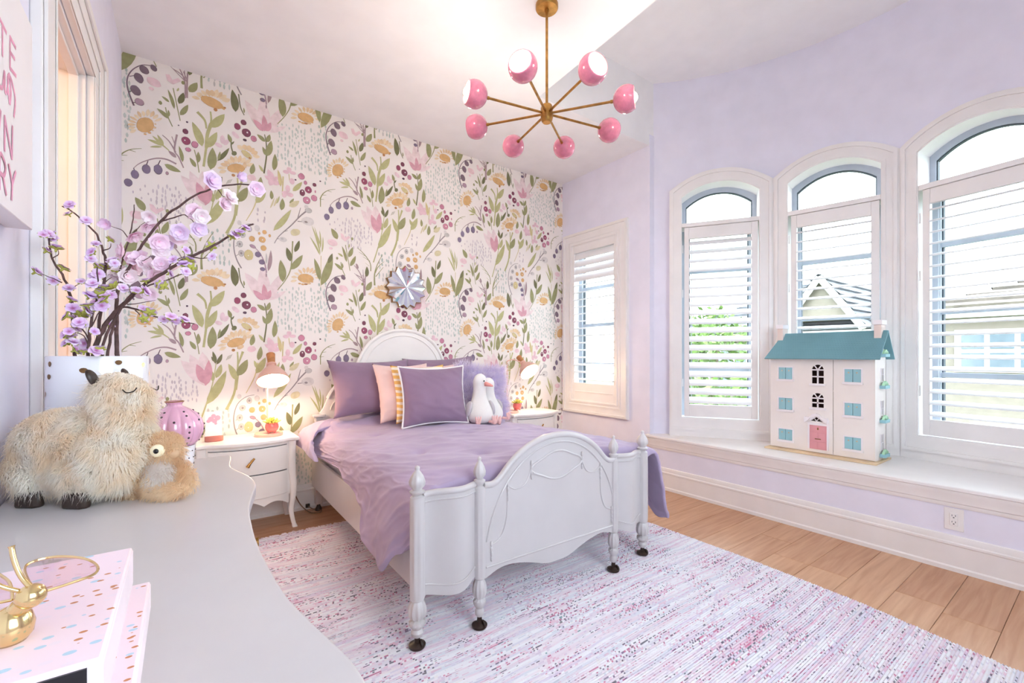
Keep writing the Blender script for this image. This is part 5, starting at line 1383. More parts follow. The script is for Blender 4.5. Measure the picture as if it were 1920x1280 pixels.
# ------------------------------------------------------------------ dollhouse
def dollhouse():
    M['dhwall'] = mat('dollhouse_cream', (242, 234, 230), 0.6, var=.01); M['dhroof'] = mat('dollhouse_teal_roof', (116, 164, 176), .6, var=.03)
    M['dhblue'] = mat('dollhouse_blue_shutter', (152, 198, 208), .6, var=.02); M['dhpink'] = mat('dollhouse_pink_door', (228, 160, 168), .6, var=.02)
    M['dhply'] = mat('pale_plywood', (226, 200, 164), .6, var=.06); M['dhgreen'] = mat('dollhouse_mint_plant', (188, 232, 196), .7); M['dhdark'] = mat('dollhouse_room_shade', (86, 60, 58), .8)
    M['dhtrim'] = mat('dollhouse_white_trim', (244, 238, 242), .6, var=.01)
    M['dhchim'] = mat('dollhouse_peach_chimney', (234, 216, 208), .6, var=.02)
    X0, X1, Ya, Yb, Z0, Z1 = 3.74, 3.97, .99, 1.655, .482, 1.168
    t = thing('dollhouse', 'white wooden dollhouse with teal roof and pink door on the window seat', 'dollhouse', (3.86, 1.32, .47))
    P = lambda b, n, m, par=t, **k: b.build(n, m, par, **k)
    P(MB().box(3.672, .965, .4705, 3.99, 1.672, .482), 'base_board', M['dhply'], bevel=.002)
    # facade panels with window holes, as strips around the openings
    def facade(y0, y1, holes, name):
        ys = sorted({y0, y1, *[h[0] for h in holes], *[h[1] for h in holes]}); zs = sorted({Z0 + .004, Z1, *[h[2] for h in holes], *[h[3] for h in holes]})
        b = MB()
        for a, c in zip(ys, ys[1:]):
            for d, e in zip(zs, zs[1:]):
                if any(h[0] <= a and c <= h[1] and h[2] <= d and e <= h[3] for h in holes): continue
                b.box(X0, a, d, X0 + .008, c, e)
        return P(b, name, M['dhwall'], smooth=0)
    wl = [(1.497, 1.593, z0, z1) for z0, z1 in ((.545, .628), (.779, .868), (1.013, 1.103))]
    wr = [(1.067, 1.162, z0, z1) for z0, z1 in ((.545, .628), (.779, .864), (1.011, 1.100))]
    aw = [(1.290, 1.366, .990, 1.128), (1.290, 1.366, .815, .920)]
    L = facade(1.2335, Yb, wl + aw + [(1.296, 1.376, .712, .743)], 'facade_door'); R_ = facade(Ya, 1.230, wr, 'facade_door')
    for hs, par in ((wl, L), (wr, R_)):
        for h in hs:
            b = MB(); ym = (h[0] + h[1]) / 2
            f = MB()
            for q in ((h[0] - .008, h[0], h[2] - .008, h[3] + .008), (h[1], h[1] + .008, h[2] - .008, h[3] + .008), (h[0], h[1], h[3], h[3] + .008)): f.box(X0 - .004, q[0], q[2], X0, q[1], q[3])
            f.box(X0 - .012, h[0] - .012, h[2] - .016, X0, h[1] + .012, h[2]); P(f, 'window_frame', M['dhtrim'], par, smooth=0)
            for a, c in ((h[0] + .0008, ym - .0012), (ym + .0012, h[1] - .0008)):
                P(MB().box(X0 - .003, a, h[2] + .0006, X0 + .004, c, h[3] - .0006), 'shutter', M['dhblue'], par, bevel=.001, seg=1)
            hb = MB()
            for c in (ym - .024, ym + .024): hb.ell((X0 - .004, c, h[3] - .024), (.002, .005, .005), 8, 6)
            P(hb, 'heart', M['dhply'], par, smooth=180)
    # arched windows: spandrel + muntins
    for h in aw:
        yc = (h[0] + h[1]) / 2; r = (h[1] - h[0]) / 2; zs = h[3] - r
        b = MB(); N = 14
        arc = [(yc + r * cos(pi * k / N), zs + r * sin(pi * k / N)) for k in range(N + 1)]
        for (y_, z_), (y2, z2) in zip(arc, arc[1:]): b.prism([(y_, z_), (y2, z2), (y2, h[3]), (y_, h[3])], X0 - .001, X0 + .008, YZ)
        P(b, 'arch_spandrel', M['dhwall'], L, smooth=0)
        b = MB(); w_ = .0045
        b.box(X0 - .002, yc - w_, h[2], X0 + .006, yc + w_, zs).box(X0 - .002, h[0], zs - w_, X0 + .006, h[1], zs + w_).box(X0 - .002, h[0], (h[2] + zs) / 2 - w_, X0 + .006, h[1], (h[2] + zs) / 2 + w_)
        for an in (55, 125): b.tube([(X0 + .002, yc, zs), (X0 + .002, yc + r * cos(rad(an)), zs + r * sin(rad(an)))], w_, 4)
        b.box(X0 - .012, h[0] - .014, h[2] - .016, X0, h[1] + .014, h[2] - .002)
        P(b, 'muntins', M['dhtrim'], L, smooth=0)
    # fanlight and hood, door
    h = (1.296, 1.376, .712, .743); b = MB()
    b.prism([(h[0], h[2]), (h[0], h[3]), (1.336, h[3]), ], X0 - .001, X0 + .007, YZ).prism([(h[1], h[2]), (1.336, h[3]), (h[1], h[3])], X0 - .001, X0 + .007, YZ)
    for dy in (-.014, .014): b.tube([(X0, 1.336, h[2]), (X0, 1.336 + dy, h[3] - .008)], .003, 4)
    P(b, 'fanlight', M['dhtrim'], L, smooth=0)
    b = MB()
    hood = [(1.415, .728), (1.408, .742), (1.38, .740), (1.356, .764), (1.336, .772), (1.316, .764), (1.292, .740), (1.264, .742), (1.257, .728), (1.262, .700), (1.28, .712), (1.30, .735), (1.336, .752), (1.372, .735), (1.392, .712), (1.41, .700)]
    b.prism(hood, X0 - .022, X0, YZ); P(b, 'door_hood', M['dhtrim'], L, smooth=0)
    b = MB(); b.box(X0 - .006, 1.260, .508, X0, 1.270, .70).box(X0 - .006, 1.380, .508, X0, 1.392, .70).box(X0 - .006, 1.27, .684, X0, 1.38, .70); P(b, 'door_surround', M['dhtrim'], L, smooth=0)
    dr = P(MB().box(X0 - .003, 1.270, .509, X0 + .004, 1.380, .684), 'front_door', M['dhpink'], L, smooth=0) if False else P(MB().box(X0 - .003, 1.270, .509, X0 + .004, 1.380, .684), 'front_door', M['dhpink'], t, smooth=0)
    for q in ((1.277, 1.321, .515, .565), (1.329, 1.373, .515, .565), (1.277, 1.321, .575, .632), (1.329, 1.373, .575, .632), (1.277, 1.373, .644, .678)):
        P(MB().box(X0 - .0055, q[0], q[2], X0 - .003, q[1], q[3]), 'door_panel', M['dhpink'], dr, bevel=.002, seg=1)
    P(MB().box(X0 - .009, 1.306, .582, X0 - .005, 1.344, .588).box(X0 - .009, 1.321, .652, X0 - .005, 1.329, .668), 'door_fittings', M['bronze'], dr, smooth=0)
    # back, floors and dark inner sheet
    b = MB(); b.box(X1 - .008, Ya, Z0, X1, Yb, Z1).box(X0 + .012, Yb - .008, Z0, X1 - .008, Yb, Z1)
    for z in (Z0, .706, .936, Z1 - .006): b.box(X0 + .012, Ya + .008, z, X1 - .008, Yb - .008, z + .006)
    P(b, 'carcass', M['dhwall'], smooth=0)
    MB().box(X0 + .10, Ya + .1, Z0 + .006, X0 + .104, Yb - .1, Z1 - .006).build('room_shade_sheet', M['dhdark'], t, smooth=0)  # dark sheet, its colour stands in for shade in the rooms behind the windows
    # right side wall with windows
    sw = [(3.855, 3.905, 1.02, 1.105), (3.855, 3.905, .785, .88), (3.855, 3.905, .54, .65)]
    xs = sorted({X0 + .008, X1, 3.855, 3.905}); zs = sorted({Z0, Z1, *[q[2] for q in sw], *[q[3] for q in sw]}); b = MB()
    for a, c in zip(xs, xs[1:]):
        for d, e in zip(zs, zs[1:]):
            if any(q[0] <= a and c <= q[1] and q[2] <= d and e <= q[3] for q in sw): continue
            b.box(a, Ya, d, c, Ya + .008, e)
    b.prism([(X0 + .004, Z1), (X1 - .004, Z1), ((X0 + X1) / 2, 1.352)], Ya, Ya + .008, XZ).prism([(X0 + .004, Z1), (X1 - .004, Z1), ((X0 + X1) / 2, 1.352)], Yb - .008, Yb, XZ)
    S = P(b, 'side_wall', M['dhwall'], smooth=0)
    for q in sw:
        b = MB(); b.box(3.878, Ya - .002, q[2], 3.882, Ya + .006, q[3]).box(q[0], Ya - .002, (q[2] + q[3]) / 2 - .002, q[1], Ya + .006, (q[2] + q[3]) / 2 + .002)
        b.box(q[0] - .004, Ya - .004, q[2] - .004, q[0], Ya, q[3] + .004).box(q[1], Ya - .004, q[2] - .004, q[1] + .004, Ya, q[3] + .004); P(b, 'side_window', M['dhtrim'], S, smooth=0)
    for z in (.500, .735, .968, 1.185):
        bx = P(MB().box(3.83, Ya - .034, z, 3.925, Ya, z + .022), 'flower_box', M['dhblue'], t, bevel=.002)
        g = MB()
        for dx, r in ((-.028, .018), (0, .028), (.028, .018)): g.prism([(3.878 + dx + r * cos(pi * k / 8), z + .02 + r * 1.15 * sin(pi * k / 8)) for k in range(9)], Ya - .026, Ya - .012, XZ)
        P(g, 'flowers', M['dhgreen'], bx, smooth=0)
    # roof: two slabs with scalloped shingles
    ry0, ry1 = .945, 1.690; xr = 3.846; zr = 1.366
    for s, (xe, ze) in ((0, (3.678, 1.172)), (1, (4.004, 1.172))):
        e = Vector((xe, 0, ze)); rdg = Vector((xr, 0, zr)); dn = (e - rdg).normalized(); nn = Vector((-dn.z, 0, dn.x)) if s == 0 else Vector((dn.z, 0, -dn.x))
        nn = nn if nn.z > 0 else -nn
        yA, yB = (ry0, ry1); ya2 = .952; yb2 = 1.607 if True else ry1
        sl = MB()
        # ridge is shorter than the eaves at the far end (hip cut)
        q = [Vector((xe, ry0 + .004, ze)), Vector((xe, 1.674, ze)), Vector((xr, 1.606, zr)), Vector((xr, ry0, zr))]
        sl.add(q + [v - nn * .007 for v in q], [(0, 1, 2, 3), (4, 7, 6, 5), (0, 4, 5, 1), (1, 5, 6, 2), (2, 6, 7, 3), (3, 7, 4, 0)]); rf = P(sl, 'roof_panel', M['dhroof'], smooth=0)
        if s == 0:
            sc = MB(); nrow = 15; Ls = (rdg - e).length
            for i in range(nrow):
                f0 = i / nrow; y1 = 1.674 + (1.606 - 1.674) * f0; ny = 42
                for j in range(ny):
                    yy0 = ry0 + .006 + (y1 - ry0 - .01) * (j + (.5 if i % 2 else 0)) / ny; dyy = (y1 - ry0 - .01) / ny
                    if yy0 + dyy > y1: continue
                    base = e + (rdg - e) * f0; up = (rdg - e).normalized(); sz = Ls / nrow
                    pts = [base + up * (sz * 1.1) + Vector((0, yy0, 0)) + nn * .0006, base + up * (sz * 1.1) + Vector((0, yy0 + dyy, 0)) + nn * .0006, base + up * (sz * .45) + Vector((0, yy0 + dyy, 0)) + nn * .0016, base + up * (sz * .05) + Vector((0, yy0 + dyy / 2, 0)) + nn * .0022, base + up * (sz * .45) + Vector((0, yy0, 0)) + nn * .0016]
                    sc.add(pts, [(0, 1, 2, 3, 4)])
            P(sc, 'shingles', M['dhroof'], rf, smooth=0, kind='stuff')
    for y in (.995, 1.612):
        ch = P(MB().box(3.80, y - .022, 1.295, 3.89, y + .018, 1.415), 'chimney', M['dhchim'], bevel=.001, seg=1)
        P(MB().box(3.792, y - .028, 1.405, 3.898, y + .024, 1.437), 'chimney_cap', M['dhtrim'], ch, bevel=.001, seg=1)
dollhouse()
# ------------------------------------------------------------------ dresser
ZD = .88
def dresser():
    t = thing('dresser', 'long white dresser with a wavy front edge in the foreground', 'dresser', (-.1, .87, 0))
    half = [(.0, .100), (.06, .1005), (.2, .108), (.30, .124), (.365, .137), (.40, .142), (.44, .143), (.49, .139), (.54, .128), (.585, .116), (.625, .108), (.66, .1065), (.70, .109), (.745, .114), (.785, .117), (.805, .117), (.82, .113)]
    pts = [(x, .87 + d) for d, x in half]
    P = spline([(x, y, 0) for x, y in pts], 4); right = [(p.x, p.y) for p in P]; left = [(x, 1.74 - y) for x, y in right[1:]][::-1]
    edge = left + right
    poly = [(XL + .008, edge[0][1])] + edge + [(XL + .008, edge[-1][1])]
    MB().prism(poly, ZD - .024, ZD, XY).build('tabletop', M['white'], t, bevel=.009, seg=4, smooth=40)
    body = [(XL + .02, edge[0][1] + .03)] + [(x - .03, min(max(y, edge[0][1] + .03), edge[-1][1] - .03)) for x, y in edge] + [(XL + .02, edge[-1][1] - .03)]
    MB().prism(body, .16, ZD - .024, XY).build('carcass', M['white'], t, smooth=30)
    fx = lambda y: min((abs(q[1] - y), q[0]) for q in edge)[1] - .03
    for (y0, y1) in ((.12, .60), (.63, 1.11), (1.14, 1.62)):
        for (z0, z1) in ((.20, .40), (.42, .62), (.64, .84)):
            ys = [y0 + (y1 - y0) * i / 12 for i in range(13)]
            d = MB().prism([(fx(y) + .010, y) for y in ys] + [(fx(y) - .01, y) for y in ys[::-1]], z0, z1, XY).build('drawer', M['white'], t, bevel=.003, smooth=30)
            for yk in (y0 + .12, y1 - .12): MB().tube([(fx(yk), yk, (z0 + z1) / 2), (fx(yk) + .035, yk, (z0 + z1) / 2)], [.006, .012], 10).build('handle', M['brass'], d)
    for y in (.10, 1.64):
        for x in (XL + .05, .06): MB().tube([(x, y, .17), (x, y, .08), (x + .008, y, 0.0)], [.03, .02, .016], 10).build('leg', M['white'], t)
dresser()

# ------------------------------------------------------------------ framed lettering
M['ink'] = mat('pink_ink', (226, 158, 186), .7, var=.1, vscale=30); M['canvas'] = mat('white_canvas_panel', (242, 236, 238), .7, var=.01)
def wall_art():
    t = thing('wall_art', 'white panel with pink brush lettering on the left wall', 'picture', (XL, 1.2, 1.7))
    xf = -.282
    MB().box(XL, .94, 1.485, xf, 1.478, 1.95).build('panel', M['canvas'], t, bevel=.002)
    G = {'W': [[(0, 1), (.25, 0), (.5, .8), (.75, 0), (1, 1)]], 'R': [[(.1, 0), (.1, 1), (.7, .95), (.85, .72), (.6, .5), (.12, .48)], [(.5, .48), (.95, 0)]], 'I': [[(.5, 0), (.5, 1)]], 'T': [[(0, 1), (1, .92)], [(.5, 0), (.5, 1)]],
         'E': [[(.95, .98), (.15, 1), (.15, 0), (1, .06)], [(.15, .52), (.8, .55)]], 'O': [[(.5 + .48 * cos(a), .5 + .5 * sin(a)) for a in [2 * pi * k / 14 for k in range(15)]]], 'N': [[(.1, 0), (.1, 1), (.85, 0), (.9, 1)]],
         'S': [[(.9, .85), (.5, 1), (.12, .78), (.5, .52), (.9, .25), (.5, 0), (.08, .14)]], 'Y': [[(0, 1), (.5, .5), (1, 1)], [(.5, .5), (.42, 0)]],
         'y': [[(0, .8), (.2, .35), (.55, .35), (.75, .8), (.6, .1), (.3, -.3), (.05, -.1), (.6, .3)]], 'o': [[(.5 + .42 * cos(a), .5 + .34 * sin(a)) for a in [2 * pi * k / 12 for k in range(13)]]], 'u': [[(0, .8), (.15, .25), (.55, .25), (.8, .8), (.85, .3), (1, .25)]],
         'r': [[(-.1, .3), (.15, .95), (.35, .55), (.2, .1), (-.05, .75), (.35, .9), (.85, .6), (.9, .3), (.75, -.12)]]}
    L = MB()
    def word(s, yr, z0, h, wd, gap):
        y = yr
        for ch in reversed(s):
            wch = wd * (.4 if ch == 'I' else 1)
            for st in G[ch]:
                P = spline([(xf + .0004, y - wch + wch * p[0], z0 + h * p[1]) for p in st], 4) if len(st) > 5 else [Vector((xf + .0004, y - wch + wch * p[0], z0 + h * p[1])) for p in st]
                for A, B_ in zip(P, P[1:]):
                    d = (B_ - A); q = Vector((0, -d.z, d.y)).normalized() * .0042; e = d.normalized() * .002
                    up = Vector((len(L.f) * 4e-6, 0, 0)); L.add([A - e - q + up, B_ + e - q + up, B_ + e + q + up, A - e + q + up], [(0, 1, 2, 3)])
            y -= wch + gap
    word('WRITE', 1.352, 1.772, .062, .046, .016); word('your', 1.350, 1.694, .066, .05, .012); word('OWN', 1.332, 1.595, .066, .06, .018); word('STORY', 1.346, 1.512, .064, .044, .014)
    L.build('lettering', M['ink'], t, smooth=0)
wall_art()

# ------------------------------------------------------------------ fuzzy toys on the dresser
M['fleece'] = fur_mat('alpaca_fleece', (255, 240, 220), (255, 251, 244)); M['fleece2'] = fur_mat('tan_fur', (238, 208, 170), (250, 232, 206)); M['whitefur'] = fur_mat('white_fur', (240, 232, 226), (252, 250, 248))
def fuzzy(parts, parent, name, m, count, L, wid, seed, flow=(0, 0, -1), vox=.009):
    """one continuous body from overlapping ellipsoids, with a coat of blades"""
    b = MB()
    for c, r, Rm in parts: b.ell(c, r, 20, 14, Rm)
    o = b.build(name, m, parent, smooth=180, local=True)
    md = o.modifiers.new('merge', 'REMESH'); md.mode = 'VOXEL'; md.voxel_size = vox; md.use_smooth_shade = True
    s = o.modifiers.new('even', 'SMOOTH'); s.iterations = 6
    rr = random.Random(seed); f = MB(); inv = [(Vector(c), r, (Rm or Matrix()).to_3x3()) for c, r, Rm in parts]
    area = [r[0] * r[1] + r[1] * r[2] + r[0] * r[2] for _, r, _ in inv]; n = 0
    while n < count:
        i = rr.choices(range(len(inv)), area)[0]; c, r, R = inv[i]
        d = Vector((rr.gauss(0, 1), rr.gauss(0, 1), rr.gauss(0, 1))).normalized(); p = c + R @ Vector((d.x * r[0], d.y * r[1], d.z * r[2])) * .985
        if any(j != i and sum(((Rj.transposed() @ (p - cj))[k] / rj[k]) ** 2 for k in range(3)) < .93 for j, (cj, rj, Rj) in enumerate(inv)): continue
        nn = (R @ Vector((d.x / r[0], d.y / r[1], d.z / r[2]))).normalized()
        fl = (Vector(flow) + Vector((noise.noise(p * 22), noise.noise(p * 22 + Vector((9, 0, 0))), noise.noise(p * 22 + Vector((0, 9, 0))))) * 1.3 + Vector((rr.gauss(0, .3), rr.gauss(0, .3), rr.gauss(0, .3)))).normalized()
        blades(f, p, nn, fl, L * rr.uniform(.7, 1.25), wid); n += 1
    f.build(name + '_fur', m, parent, smooth=0, local=True, kind='stuff')
    return o
def alpaca():
    t = thing('plush_alpaca', 'large fluffy cream plush alpaca with dark feet on the dresser', 'plush toy', (-.176, 1.355, ZD), rad(-38))
    # local: +x head direction, z up; one pixel of the photo is about 1.14 mm here
    E_ = lambda x, z, rx, ry, rz, y=0, rot=0: ((x, y, z), (rx, ry, rz), Matrix.Rotation(rad(rot), 4, 'Y') if rot else None)
    parts = [E_(-.045, .128, .082, .066, .066), E_(-.086, .122, .048, .056, .062), E_(.010, .130, .075, .064, .068), E_(.068, .118, .064, .062, .086), E_(.082, .182, .045, .045, .070), E_(.074, .230, .044, .042, .041), E_(.104, .224, .030, .028, .028),
             E_(.022, .074, .050, .034, .040, -.030), E_(.045, .074, .045, .034, .040, .04), E_(-.082, .074, .048, .036, .042, -.028), E_(-.06, .074, .046, .034, .042, .04)]
    fuzzy(parts, t, 'body', M['fleece'], 42000, .029, .0009, 3)
    for x, y in ((.030, -.052), (-.074, -.050), (-.03, .024), (.055, .05)):
        MB().prism([(x - .020, y - .013), (x + .018, y - .014), (x + .030, y - .004), (x + .028, y + .008), (x - .018, y + .013)], 0.0, .034, XY).build('foot', M['brown'], t, bevel=.005, seg=2, local=True)
    for y in (-.036, .034):
        b = MB(); b.tube(spline([(.056, y, .260), (.052, y * 1.15, .277), (.046, y * 1.2, .288)], 4), [.008, .010, .0105, .011, .0105, .0095, .008, .006, .003], 10, flat=.5); b.build('ear', M['brown'], t, local=True)
    for s in (-1, 1): MB().tube(spline([(.116, s * .036, .246), (.126, s * .038, .240), (.136, s * .032, .242), (.140, s * .028, .250)], 4), .0012, 6).build('eyelid', M['black'], t, local=True)
alpaca()
def teddy():
    t = thing('plush_sloth', 'small tan fluffy plush animal with a white chest beside the alpaca', 'plush toy', (-.055, 1.30, ZD), rad(-36))
    E_ = lambda x, z, rx, ry, rz, y=0, rot=0: ((x, y, z), (rx, ry, rz), Matrix.Rotation(rad(rot), 4, 'Y') if rot else None)
    fuzzy([E_(.018, .108, .036, .034, .034), E_(.0, .05, .040, .036, .046), E_(-.05, .030, .055, .022, .020, -.01, 35), E_(.048, .020, .045, .014, .013, -.03, 0), E_(.058, .045, .02, .016, .034, .01, -30)], t, 'body', M['fleece2'], 9000, .020, .0007, 7, vox=.006)
    fuzzy([E_(.022, .055, .03, .026, .036, -.018)], t, 'chest', M['whitefur'], 1500, .013, .0007, 9, vox=.006)
    MB().ell((.034, -.036, .110), (.014, .006, .014), 14, 10, Matrix.Rotation(rad(25), 4, 'Z')).build('eye_patch', M['cream'], t, smooth=180, local=True)
    MB().ell((.036, -.0425, .110), (.0055, .004, .0055), 10, 8).build('eye', M['black'], t, smooth=180, local=True)
    MB().ell((.052, -.012, .098), (.012, .012, .010), 10, 8).build('muzzle', M['fleece2'], t, smooth=180, local=True)
teddy()

# ------------------------------------------------------------------ cactus jar
def cactus():
    cx, cy = -.022, 1.475
    M['cactus'] = mat('pink_cactus_glaze', (226, 170, 196), .12, var=.03, coat=.7); M['dotpot'] = mat('white_dotted_glaze', (242, 238, 242), .2, var=.01, coat=.5); M['dot'] = mat('dark_plum_dot', (58, 40, 50), .4)
    t = thing('cactus_jar', 'pink ribbed ceramic cactus jar in a white dotted pot', 'jar', (cx, cy, ZD))
    T_ = Matrix.Translation((cx, cy, ZD)); N = 12
    pot = MB().lathe([(.003, .0), (.037, .0), (.039, .004), (.046, .078), (.047, .082), (.044, .082), (.042, .074), (.003, .074)], 40, T_).build('pot', M['dotpot'], t, smooth=40)
    rib = lambda a, z: 1 + .10 * (abs(cos(N / 2 * a)) ** .6 - .6) * (1 if .085 < z < .175 else .4)
    prof = [(.030, .076), (.046, .084), (.0555, .098), (.061, .116), (.062, .132), (.0575, .150), (.048, .164), (.036, .175), (.024, .182), (.0165, .186), (.016, .190), (.019, .195), (.021, .197), (.019, .198), (.014, .192)]
    body = MB().lathe(prof, 96, T_, rib).build('cactus', M['cactus'], t, smooth=60)
    rim = MB().lathe([(.0212, .1965), (.0216, .198), (.019, .199), (.0185, .198)], 40, T_, cap=False).build('rim', M['brass'], body)
    b = MB()
    for k in range(N):
        a = 2 * pi * k / N
        for z, r in ((.092, .051), (.106, .058), (.120, .0615), (.134, .0618), (.149, .058), (.162, .0495), (.172, .0385)):
            if (k + int(z * 1000)) % 2: continue
            rr_ = r * rib(a, z) - .0006; p = Vector((cx + rr_ * cos(a), cy + rr_ * sin(a), ZD + z)); b.ell(p, (.0029, .0029, .0029), 8, 6)
    b.build('spots', M['dot'], body, smooth=180)
    b = MB()
    for k in range(16):
        a = 2 * pi * k / 16
        for j, z in enumerate((.014, .032, .050, .068)):
            aa = a + (j % 2) * pi / 16; r = .039 + (z - .004) / .074 * .007 + .0004; b.ell((cx + r * cos(aa), cy + r * sin(aa), ZD + z), (.0018, .0018, .0018), 6, 5)
    b.build('spots', M['dot'], pot, smooth=180)
cactus()

# ------------------------------------------------------------------ vase with blossom branches
VX, VY, VR, VZ = -.175, 1.545, .098, 1.197
def vase():
    M['vase'] = mat('white_glossy_vase', (236, 236, 244), .25, var=.01, coat=.4); M['bdot'] = mat('bronze_dot', (120, 88, 54), .35, .5, var=.2, vscale=80)
    t = thing('vase', 'white cylindrical vase with bronze polka dots holding blossom branches', 'vase', (VX, VY, ZD))
    T_ = Matrix.Translation((VX, VY, 0))
    MB().lathe([(.003, ZD), (VR - .004, ZD), (VR, ZD + .006), (VR, VZ - .002), (VR - .001, VZ), (VR - .005, VZ), (VR - .006, ZD + .02), (.003, ZD + .02)], 64, T_).build('body', M['vase'], t, smooth=40)
    rr = random.Random(21)
    toC = math.atan2(-VY, -VX)
    for k, (da, z) in enumerate([(-62, 1.178), (-64, 1.148), (-76, 1.106), (-17, 1.163), (20, 1.181), (57, 1.174), (80, 1.150), (-35, 1.06), (0, 1.09), (40, 1.10), (62, 1.05), (-52, 1.0), (-10, 1.0), (30, 1.01), (75, 1.0), (-30, .94), (10, .94), (55, .94), (100, 1.16), (130, 1.12), (165, 1.17), (200, 1.1), (240, 1.15), (265, 1.05), (150, 1.0), (210, .98)]):
        a = toC + rad(da); R = []; b = MB()
        w_, h_ = rr.uniform(.0058, .0085), rr.uniform(.0055, .007)
        ring = []
        for q in range(12):
            th = 2 * pi * q / 12; aa = a + w_ * cos(th) * (1 + .15 * sin(th)) / VR; ring.append((VX + (VR + .0006) * cos(aa), VY + (VR + .0006) * sin(aa), z + h_ * sin(th)))
        b.add(ring, [tuple(range(12))]); b.build('dot', M['bdot'] if k != 5 else M['gold'], t, smooth=180)
vase()
M['bark'] = mat('branch_bark', (92, 68, 66), .8, var=.2, vscale=60)
def petal_mat(name, centre, mid, edge):
    m = bpy.data.materials.new(name); n = NT(m); at = n.n('ShaderNodeVertexColor', layer_name='rad'); sp = n.n('ShaderNodeSeparateColor'); n.l(at.outputs[0], sp.inputs[0])
    nz = n.n('ShaderNodeObjectInfo'); c = n.ramp(sp.outputs[0], [(0.12, centre), (0.4, mid), (0.85, edge)])
    t = n.ramp(nz.outputs['Random'], [(0, (240, 232, 255)), (.4, (255, 240, 252)), (1, (255, 255, 255))]); n.l(n.mix(1.0, c, t, 'MULTIPLY'), n.b.inputs['Base Color']); n.b.inputs['Roughness'].default_value = .7
    n.b.inputs['Subsurface Weight'].default_value = 0.0; return m
M['pet1'] = petal_mat('violet_petal', (186, 110, 170), (220, 184, 228), (238, 226, 246)); M['pet2'] = petal_mat('blush_petal', (248, 208, 222), (253, 234, 241), (255, 247, 250))
M['calyx'] = mat('yellow_green_calyx', (176, 176, 84), .7, var=.15, vscale=90)
def flower_mesh(name, npet, r, cup, layers, m):
    V = []; F = []; C = []; rr = random.Random(len(name))
    for ly in range(layers):
        rl = r * (1 - .28 * ly); cp = cup + .55 * ly
        for k in range(npet):
            a0 = 2 * pi * (k + .5 * ly) / npet + rr.uniform(-.1, .1)
            for i in range(4):
                t = (0.06, .4, .75, 1.0)[i]; wd = (.12, .42, .46, .2)[i] * rl * (5 / npet) ** .5
                for j in (-1, 0, 1):
                    rad_ = rl * t; z = rl * (cp * t * t * .75 + (0.10 * abs(j) if i in (1, 2) else 0) - (.12 if i == 3 else 0)) + .0015 * ly
                    x, y = rad_ - .10 * rl * abs(j) * (i == 3), wd * j
                    V.append((x * cos(a0) - y * sin(a0), x * sin(a0) + y * cos(a0), z)); C.append(t)
            b = len(V) - 12
            for i in range(3):
                for j in range(2): F.append((b + i * 3 + j, b + i * 3 + j + 1, b + i * 3 + j + 4, b + i * 3 + j + 3))
    me = bpy.data.meshes.new(name); me.from_pydata(V, [], F); me.materials.append(m); me.shade_smooth()
    at = me.color_attributes.new('rad', 'FLOAT_COLOR', 'POINT'); buf = []
    for c in C: buf += [c, c, c, 1]
    at.data.foreach_set('color', buf); return me
FM = [flower_mesh('violet_blossom', 5, .0135, .35, 1, M['pet1']), flower_mesh('violet_blossom_open', 5, .0145, .15, 2, M['pet1']), flower_mesh('blush_blossom', 6, .024, .6, 3, M['pet2']), flower_mesh('blush_bud', 4, .017, 1.7, 2, M['pet2'])]
cb = MB()
for k in range(5):
    a = 2 * pi * k / 5 + .5; T_ = Matrix.Rotation(a, 4, 'Z') @ Matrix.Rotation(rad(-12), 4, 'Y')
    cb.ell(T_ @ Vector((.006, 0, -.0025)), (.0075, .0042, .0018), 8, 6, T_.to_3x3().to_4x4())
cb.tube([(0, 0, -.003), (0, 0, -.010)], [.003, .0018], 6)
cbo = cb.build('calyx', M['calyx'], None, smooth=180, local=True); CALYX = cbo.data; bpy.data.objects.remove(cbo)
